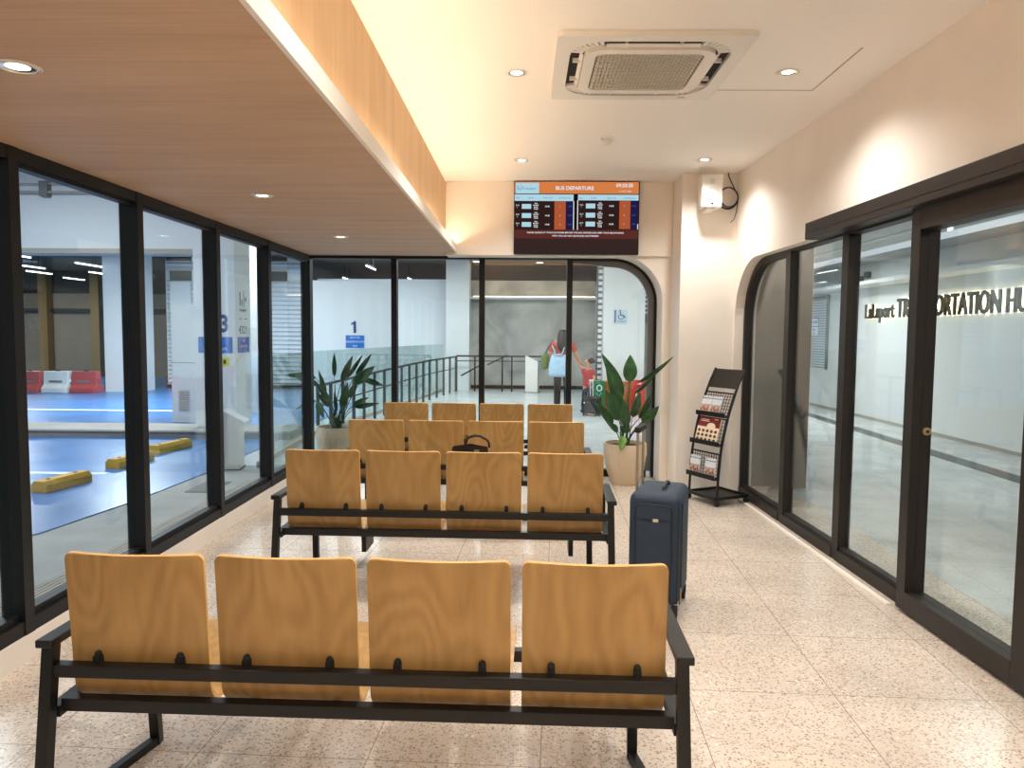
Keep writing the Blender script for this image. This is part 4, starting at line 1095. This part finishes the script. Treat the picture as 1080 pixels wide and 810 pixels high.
g.ball((1.84, yy, 1.96), .016, (1, .2, 1), 10); g.bar((1.84, yy, 1.94), (1.85, yy, 1.87), .02, .004, up=(0,1,0)); g.bar((1.85, yy, 1.875), (1.91, yy, 1.87), .018, .004, up=(0,1,0)); g.bar((1.91, yy, 1.87), (1.94, yy, 1.82), .018, .004, up=(0,1,0))
g.tube([(1.855+.05*cos(a), yy, 1.845+.05*sin(a)) for a in [2.2+i*.33 for i in range(15)]], .007, 6)
obj('pictograms', g, M['sign_ink'], t); text('lettering', 'TOILET', .05, M['sign_ink'], t, (1.87, 14.287, 1.735), FACE_NY, 1, .001, 'CENTER')
t = thing('louver_screen', 'white horizontal louvre screen right of the white pillar', 'louvre screen', kind='structure')
g = G()
for i in range(16): g.box(2.4, 3.2, 15.9, 15.95, 1.95+i*.095, 2.0+i*.095)
obj('slats', g, M['slat'], t); obj('backing', G().box(2.4, 3.2, 16.0, 16.05, -.02, 3.45), pbr('dim_grey', (96,98,96), .7), t)
t = thing('glass_side_door', 'pale framed door with a dark edge under the louvre screen', 'door', kind='structure')
obj('leaf', G().box(2.45, 2.95, 15.85, 15.9, -.02, 1.75), pbr('olive_glass', (142,144,132), .3), t); obj('edge', G().box(2.40, 2.45, 15.84, 15.9, -.02, 1.70), M['dark'], t)
# wood screen with green and red panels
t = thing('slatted_planter', 'low orange wood slatted planter box in front of the white pillar', 'planter box', (0, 0, -.02))
obj('box', G().box(1.38, 2.32, 14.06, 14.28, 0, .62), M['orange_wood'], t)
for i in range(9): obj('slat', G().box(1.37+i*.105, 1.44+i*.105, 14.035, 14.06, .02, .60), M['orange_wood'], t)
t = thing('notice_board', 'green upright notice board with white marks by the planter', 'notice board', (1.42, 13.99, -.02))
obj('board', G().box(-.10, .10, 0, .03, .0, .64), M['green'], t)
g = G(); g.tube([(.045*cos(a)+.01, -.004, .50+.055*sin(a)) for a in [2*pi*i/16 for i in range(16)]], .012, 6, closed=True)
g.bar((-.04, -.004, .42), (.0, -.004, .32), .014, .006); g.bar((.05, -.004, .42), (.0, -.004, .32), .014, .006); g.bar((.0, -.004, .26), (.0, -.004, .14), .016, .006)
obj('marks', g, M['sign_white'], t)
t = thing('notice_board', 'red leaning notice board with white marks by the planter', 'notice board', (2.12, 13.93, -.02))
obj('board', G().poly([(-.14, 0, 0), (.14, 0, 0), (.19, .05, .66), (-.06, .05, .66)], (0, .03, 0)), M['red'], t)
obj('marks', G().bar((.02, .02, .58), (.10, .02, .60), .03, .02).bar((.0, .01, .36), (.04, .02, .50), .02, .01).bar((-.05, .0, .2), (.0, .005, .3), .015, .01), M['sign_white'], t)

# ------------------------------------------------------------------ outside: right passage
CW = 6.36
struct('passage_wall', G().box(CW, CW+.2, YB, 20, -.02, 3.1), M['white'], 'white passage wall with backlit lettering', 'wall')
struct('passage_ceiling', G().box(2.6, CW+.2, YB, 20, 2.85, 2.95), pbr('passage_ceiling', (196,198,198), .7), 'pale grey passage ceiling beyond the right glass', 'ceiling')
struct('passage_cornice', G().box(CW-.5, CW-.001, YB, 20, 2.40, 2.46), M['white'], 'pale cornice running above the backlit lettering', 'trim')
struct('passage_strip', G().poly([(5.44, 15.0, -.021), (5.68, 15.0, -.021), (5.30, 3.0, -.021), (5.02, 3.0, -.021)], (0, 0, .004)), M['strip'], 'dark stone strip set in the passage floor', 'floor')
struct('passage_skirting', G().box(CW-.012, CW-.001, YB, 20, -.02, .03), M['vent'], 'grey skirting along the white passage wall', 'trim')
t = thing('wall_lettering', 'backlit raised lettering on the white passage wall', 'sign')
SP = Matrix.Rotation(-pi/2, 3, 'Z') @ Matrix.Rotation(pi/2, 3, 'X')
def fit(o, y0, width):
    ys = [v.co.y for v in o.data.vertices]; k = width/(max(ys)-min(ys))
    for v in o.data.vertices: v.co.y = y0+(v.co.y-y0)*k
    return o
def letters(body, size, y, z, sxx, nm, m, off, depth): return fit(text(nm, body, size, m, t, (CW-off, y, z), SP, sxx, depth, 'LEFT', 1.0, .006), y, 1.06 if size < .4 else 3.44)
letters('LaLaport', .36, 13.80, 1.835, .80, 'letter_row', M['letters'], .05, .018); letters('TRANSPORTATION HUB', .44, 12.62, 1.835, .80, 'letter_row', M['letters'], .05, .018)
letters('LaLaport', .36, 13.80, 1.835, .80, 'backlight', M['halo'], .022, .004); letters('TRANSPORTATION HUB', .44, 12.62, 1.835, .80, 'backlight', M['halo'], .022, .004)
t = thing('wall_vent', 'tall louvred vent with a dark top edge on the passage wall', 'vent')
g = G()
for i in range(26): g.box(CW-.03, CW-.002, 15.6, 16.7, .85+i*.055, .875+i*.055)
obj('slats', g, M['slat'], t); obj('frame', G().box(CW-.035, CW-.001, 15.52, 15.60, .8, 2.34).box(CW-.035, CW-.001, 16.70, 16.78, .8, 2.34).box(CW-.04, CW-.001, 15.52, 16.78, 2.30, 2.36), M['kerbside'], t)
obj('back_panel', G().box(CW-.004, CW-.0005, 15.6, 16.7, .82, 2.3), M['vent'], t)
t = thing('notice_sign', 'small red and blue notice on the louvred passage vent', 'sign')
obj('sign_board', G().box(CW-.045, CW-.036, 15.95, 16.45, 1.52, 1.90), M['sign_white'], t)
obj('frame', G().box(CW-.05, CW-.045, 15.95, 16.45, 1.88, 1.90).box(CW-.05, CW-.045, 15.95, 16.45, 1.70, 1.715).box(CW-.05, CW-.045, 15.95, 15.97, 1.52, 1.90).box(CW-.05, CW-.045, 16.43, 16.45, 1.52, 1.90), M['sign_ink'], t)
text('lettering', 'NO ENTRY', .09, M['sign_ink'], t, (CW-.046, 16.2, 1.77), SP, .9, .001, 'CENTER'); text('lettering', 'STAFF', .08, M['red'], t, (CW-.046, 16.2, 1.61), SP, .9, .001, 'CENTER'); text('lettering', 'ONLY', .06, M['red'], t, (CW-.046, 16.2, 1.54), SP, .9, .001, 'CENTER')
ln_ = thing('linear_light', 'long white linear light hung under the passage ceiling', 'light fitting')
obj('light_bar', G().box(4.15, 4.27, 2.0, 11.3, 2.50, 2.54), M['linear'], ln_); obj('support_rail', G().tube([(4.21, 2.0, 2.66), (4.21, 11.2, 2.66)], .018, 8), M['white'], ln_)
for y in (3.5, 5.5, 7.5, 9.5, 11.0): obj('bracket', G().box(4.18, 4.24, y-.05, y+.05, 2.54, 2.85), M['white'], ln_)
struct('passage_pier', G().box(2.26, 2.82, 7.3, 8.3, -.02, 2.85), pbr('taupe_pier', (96,90,82), .6), 'taupe pier outside the rounded right bay', 'column')
t = thing('wall_mounted_box', 'two small dark boxes fixed high on the passage wall', 'fixture')
obj('box', G().box(CW-.08, CW-.002, 14.0, 14.14, 2.52, 2.63), M['kerbside'], t); obj('box', G().box(CW-.08, CW-.002, 13.72, 13.85, 2.58, 2.69), M['kerbside'], t)

# ------------------------------------------------------------------ people at the far concourse (Y about 14.3)
def hand(verts, edges, rad, wi, d, side, s=1.0, curl=.6):
    """palm and five fingers grown from wrist vertex wi, along direction d"""
    d = Vector(d).normalized(); side = Vector(side).normalized(); nrm = d.cross(side)
    w = Vector(verts[wi])
    def add(p, r, par): verts.append(tuple(p)); rad.append(r); edges.append((par, len(verts)-1)); return len(verts)-1
    palm = add(w+d*.05*s, (.030*s, .017*s), wi); kn = add(w+d*.085*s, (.032*s, .014*s), palm)
    for k, (off, ln) in enumerate(((-.030, .070), (-.010, .080), (.010, .076), (.028, .060))):
        b = add(w+d*.10*s+side*off*s, .0085*s, kn)
        m = add(w+d*(.10+ln*.5)*s+side*off*1.1*s+nrm*ln*.15*curl*s, .008*s, b)
        add(w+d*(.10+ln*.85)*s+side*off*1.1*s+nrm*ln*.5*curl*s, .0065*s, m)
    t1 = add(w+d*.045*s-side*.04*s+nrm*.01*s, .010*s, palm); add(w+d*.085*s-side*.055*s+nrm*.02*s, .008*s, t1)
LX, LY = .745, 14.40
lady = thing('person', 'woman seen from behind in coral top and black trousers carrying a light blue backpack', 'person', (LX, LY, -.02))
V = [(0,0,.93),(0,0,1.06),(0,.01,1.20),(0,.01,1.34),(0,.0,1.42),(0,.01,1.50),(0,.02,1.575),
     (-.085,0,.90),(-.095,.0,.50),(-.10,-.02,.09),(-.11,.09,.035),(.085,0,.90),(.095,.01,.50),(.10,-.01,.09),(.11,.10,.035),
     (-.185,0,1.34),(-.255,.0,1.10),(-.205,.10,.90),(.185,0,1.34),(.26,.03,1.12),(.335,.08,.965)]
Ed = [(0,1),(1,2),(2,3),(3,4),(4,5),(5,6),(0,7),(7,8),(8,9),(9,10),(0,11),(11,12),(12,13),(13,14),(3,15),(15,16),(16,17),(3,18),(18,19),(19,20)]
Rd = [(.15,.11),(.125,.095),(.14,.10),(.14,.09),.052,.078,.075,.088,.058,.042,.036,.088,.058,.042,.036,.055,.042,.03,.055,.042,.03]
hand(V, Ed, Rd, 17, (0, .3, -1), (.2, 1, .3), 1.0); hand(V, Ed, Rd, 20, (.8, .2, -.55), (0, 1, 0), 1.0)
body = skin('body', V, Ed, Rd, M['skin'], lady)
g = G(); g.ball((-.028, .088, 1.545), .011); g.ball((.028, .088, 1.545), .011); g.ball((0, .098, 1.52), .014, (.7, 1, 1.2)); g.ball((0, .088, 1.485), .016, (1.3, .5, .4))
obj('face_features', g, M['skin'], lady, smooth='all')
TV_ = [(0,0,.88),(0,0,.99),(-.088,0,.86),(-.096,0,.50),(-.10,-.015,.10),(.088,0,.86),(.096,.01,.50),(.10,-.005,.10)]
skin('trousers', TV_, [(0,1),(0,2),(2,3),(3,4),(0,5),(5,6),(6,7)], [(.158,.118),(.145,.108),.098,.075,.068,.098,.075,.068], M['trouser'], lady)
skin('top', [(0,0,.95),(0,0,1.08),(0,.01,1.22),(0,.01,1.34),(0,.0,1.395),(-.18,0,1.335),(-.245,.0,1.16),(.18,0,1.335),(.25,.02,1.17)], [(0,1),(1,2),(2,3),(3,4),(3,5),(5,6),(3,7),(7,8)], [(.158,.118),(.14,.108),(.152,.112),(.15,.10),.062,.066,.056,.066,.056], M['coral'], lady)
skin('hair', [(0,.005,1.60),(0,-.045,1.53),(0,-.085,1.40),(0,-.115,1.27),(0,-.125,1.18)], [(0,1),(1,2),(2,3),(3,4)], [(.088,.075),(.115,.08),(.13,.055),(.125,.04),(.08,.028)], M['hair'], lady)
for s in (-1, 1): obj('shoe', G().ball((s*.108, .035, .032), .05, (.9, 2.1, .66), 12), M['shoe'], lady, smooth='all')
bp = thing('backpack', 'light blue drawstring backpack on the back of the woman', 'backpack', (LX-.085, LY-.23, .70-.02))
def bpf(u, v):
    a = 2*pi*u; h = v; wx = .19*(1-.30*h**3); wy = .085*(1-.35*h*h)
    c, s = cos(a), sin(a); k = 1/((abs(c)**3.2+abs(s)**3.2)**(1/3.2)); e = min(1, sqrt(max(0, 1-(1-min(1, h*6))**2)))
    return (wx*c*k*(.75+.25*e), wy*s*k*(.7+.3*e), .42*h+.012*sin(a*7)*h*h)
g = G(); g.grid(bpf, 32, 14); g.lathe([(.14, .003), (.15, .004)], 20); g.lathe([(.10, .415), (.03, .44)], 20)
obj('bag', g, M['lightblue'], bp, smooth='all')
g = G()
for s in (-1, 1): g.tube([(s*.05, .02, .41), (s*.11, .09, .56), (s*.12, .19, .60), (s*.12, .30, .55), (s*.13, .32, .35)], .012, 6)
obj('shoulder_straps', g, M['lightblue'], bp, smooth=True)
obj('drawstring', G().tube([(.03*sin(i*1.3), -.03-.012*i, .43-.02*i) for i in range(5)], .006, 6), M['sign_white'], bp)
gb = thing('shoulder_bag', 'green cloth bag hanging at the left side of the woman', 'bag', (LX-.345, LY+.0, .80))
def gbf(u, v):
    a = 2*pi*u; c, s = cos(a), sin(a); e = sqrt(max(0.02, 1-(2*v-1)**4))
    return (.075*c*e, .15*s*e, .33*v)
g = G(); g.grid(gbf, 24, 12); obj('bag', g, M['bag_green'], gb, smooth='all')
obj('strap', G().tube([(.0, -.09, .30), (.05, -.06, .42), (.150, .0, .575), (.06, .06, .42), (.0, .09, .30)], .012, 6), M['ink'], gb, smooth=True)
# child
CX_, CY_ = 1.245, 14.35
kid = thing('person', 'small child in red t-shirt and dark jeans reaching up to the woman', 'person', (CX_, CY_, -.02))
V = [(0,0,.50),(0,0,.62),(0,0,.74),(0,0,.81),(0,0,.86),(-.01,.0,.97),(-.01,.005,1.035),
     (-.055,0,.48),(-.07,.0,.27),(-.10,-.02,.06),(-.13,.03,.028),(.055,0,.48),(.06,.02,.27),(.06,-.01,.06),(.06,.06,.028),
     (-.09,0,.795),(-.155,.01,.89),(-.215,.02,.985),(.09,0,.795),(.115,-.07,.66),(.05,-.15,.60)]
Ed = [(0,1),(1,2),(2,3),(3,4),(4,5),(5,6),(0,7),(7,8),(8,9),(9,10),(0,11),(11,12),(12,13),(13,14),(3,15),(15,16),(16,17),(3,18),(18,19),(19,20)]
Rd = [(.095,.075),(.09,.07),(.10,.075),(.085,.065),.036,.072,.066,.055,.042,.032,.028,.055,.042,.032,.028,.036,.028,.022,.036,.028,.022]
hand(V, Ed, Rd, 17, (-.6, .1, .6), (0, 1, .2), .68); hand(V, Ed, Rd, 20, (-.5, -.8, -.1), (.3, 0, 1), .68)
skin('body', V, Ed, Rd, M['skin'], kid)
g = G(); g.ball((-.088, .0, .985), .011, (1, .8, 1)); g.ball((-.08, -.022, 1.01), .008); g.ball((-.08, .03, 1.01), .008); g.ball((-.078, 0, .955), .012, (.5, 1.2, .5))
obj('face_features', g, M['skin'], kid, smooth='all')
skin('shorts', [(0,0,.47),(0,0,.54),(-.056,0,.46),(-.07,0,.27),(-.098,-.015,.08),(.056,0,.46),(.06,.02,.27),(.06,-.005,.08)], [(0,1),(0,2),(2,3),(3,4),(0,5),(5,6),(6,7)], [(.102,.082),(.098,.08),.064,.054,.048,.064,.054,.048], M['jeans'], kid)
skin('t_shirt', [(0,0,.46),(0,0,.62),(0,0,.74),(0,0,.81),(0,0,.845),(-.088,0,.79),(-.13,.008,.855),(.088,0,.79),(.11,-.04,.70)], [(0,1),(1,2),(2,3),(3,4),(3,5),(5,6),(3,7),(7,8)], [(.125,.098),(.112,.09),(.115,.088),(.095,.072),.044,.050,.044,.050,.046], M['tee_red'], kid)
skin('hair', [(.012,-.01,1.06),(.045,-.025,1.01),(.03,-.025,.945),(.105,-.02,1.0),(.135,-.02,.965)], [(0,1),(1,2),(1,3),(3,4)], [(.070,.074),(.07,.078),(.05,.06),.024,.028], M['hair_br'], kid)
for x, y in ((-.115, .01), (.06, .03)): obj('shoe', G().ball((x, y, .026), .04, (.95, 1.9, .66), 12), M['shoe'], kid, smooth='all')
sc_ = thing('trolley_case', 'small black trolley case with white handle beside the child', 'suitcase', (1.26, 13.72, -.02), radians(-25))
obj('case_body', rbox(-.17, .17, -.10, .10, .045, .36, .03, 3), M['leather'], sc_, smooth='all')
g = G()
for s in (-1, 1): g.tube([(s*.025-.03, .085, .34), (s*.025-.03, .06, .66)], .007, 6)
g.tube([(-.07, .06, .66), (.01, .06, .66)], .012, 8); obj('handle', g, M['sign_white'], sc_)
obj('pocket', G().box(-.13, .13, -.115, -.098, .08, .28, .008), M['navy_dk'], sc_); obj('emblem', G().ball((-.10, -.118, .25), .014, (1, .3, 1), 10), M['sign_white'], sc_)
for s in (-1, 1):
    for y in (-.07, .07): obj('wheel', G().tube([(s*.12-.012, y, .025), (s*.12+.012, y, .025)], .025, 12), M['rubber'], sc_)

# ------------------------------------------------------------------ added fill lights outside (garage, concourse, passage)
def fitting(name, label, x, y, z, sx_, sy_, power, col):  # area lamp with a made-up housing, added to brighten the spaces outside
    t = thing(name, label, 'ceiling light', (x, y, z), 0, 'added fill lights outside')
    obj('housing', G().box(-sx_/2-.03, sx_/2+.03, -sy_/2-.03, sy_/2+.03, -.03, -.001), M['white'], t)
    l = bpy.data.lights.new('area', 'AREA'); l.shape = 'RECTANGLE'; l.size = sx_; l.size_y = sy_; l.energy = power; l.color = col
    lo = bpy.data.objects.new('fill_lamp', l); COL.objects.link(lo); lo.location = (0, 0, -.034); lo.parent = t
COOL = (.90, .965, 1.0)
NEUT = (1.0, .985, .95)
fitting('added_fill_panel', 'added fill light panel over the garage apron', -7.5, 3.0, 3.95, 1.2, 1.2, 145, COOL)
fitting('added_fill_panel', 'added fill light panel over the blue bay', -6.5, 7.6, 3.95, 1.2, 1.2, 145, COOL)
fitting('added_fill_panel', 'added fill light panel over the blue lane', -8.0, 14.8, 3.45, 1.2, .6, 255, COOL)
fitting('added_fill_panel', 'added fill light panel over the concourse ramp', -4.5, 12.8, 3.45, 1.2, .6, 80, COOL)
fitting('added_fill_panel', 'added fill light panel over the woman and child', .2, 12.0, 3.45, 1.2, .8, 92, COOL)
fitting('added_fill_panel', 'added fill light panel over the far mural', -.6, 16.6, 3.37, 1.2, .6, 80, COOL)
fitting('added_fill_panel', 'added fill light panel over the far white wall', -4.2, 17.8, 3.45, 1.2, .6, 80, COOL)
fitting('added_fill_panel', 'added fill light panel near the garage back wall', -14.5, 20.5, 3.45, 1.2, .6, 150, (1, .95, .86))
fitting('added_fill_panel', 'added fill light panel over the near passage', 3.9, 2.6, 2.85, .6, 1.2, 19, NEUT)
fitting('added_fill_panel', 'added fill light panel over the middle passage', 4.6, 7.2, 2.85, .6, 1.2, 19, NEUT)
fitting('added_fill_panel', 'added fill light panel over the far passage', 4.6, 13.0, 2.85, .6, 1.2, 54, NEUT)
struct('concourse_near_ceiling', G().box(-2.42, 3.2, 7.9, 11.2, 3.45, 3.55), M['white'], 'white ceiling just beyond the far window', 'ceiling')

# ------------------------------------------------------------------ world and view
w = bpy.data.worlds.new('world'); S.world = w; w.use_nodes = True
bg = w.node_tree.nodes['Background']; bg.inputs[0].default_value = (.62, .74, .86, 1); bg.inputs[1].default_value = .22
S.view_settings.view_transform = 'Standard'; S.view_settings.look = 'None'; S.view_settings.exposure = .72; S.view_settings.gamma = 1
S.view_settings.use_curve_mapping = False
S.cycles.transparent_max_bounces = 24; S.cycles.max_bounces = 14; S.cycles.diffuse_bounces = 9
S.cycles.use_denoising = True; S.cycles.sample_clamp_indirect = 6
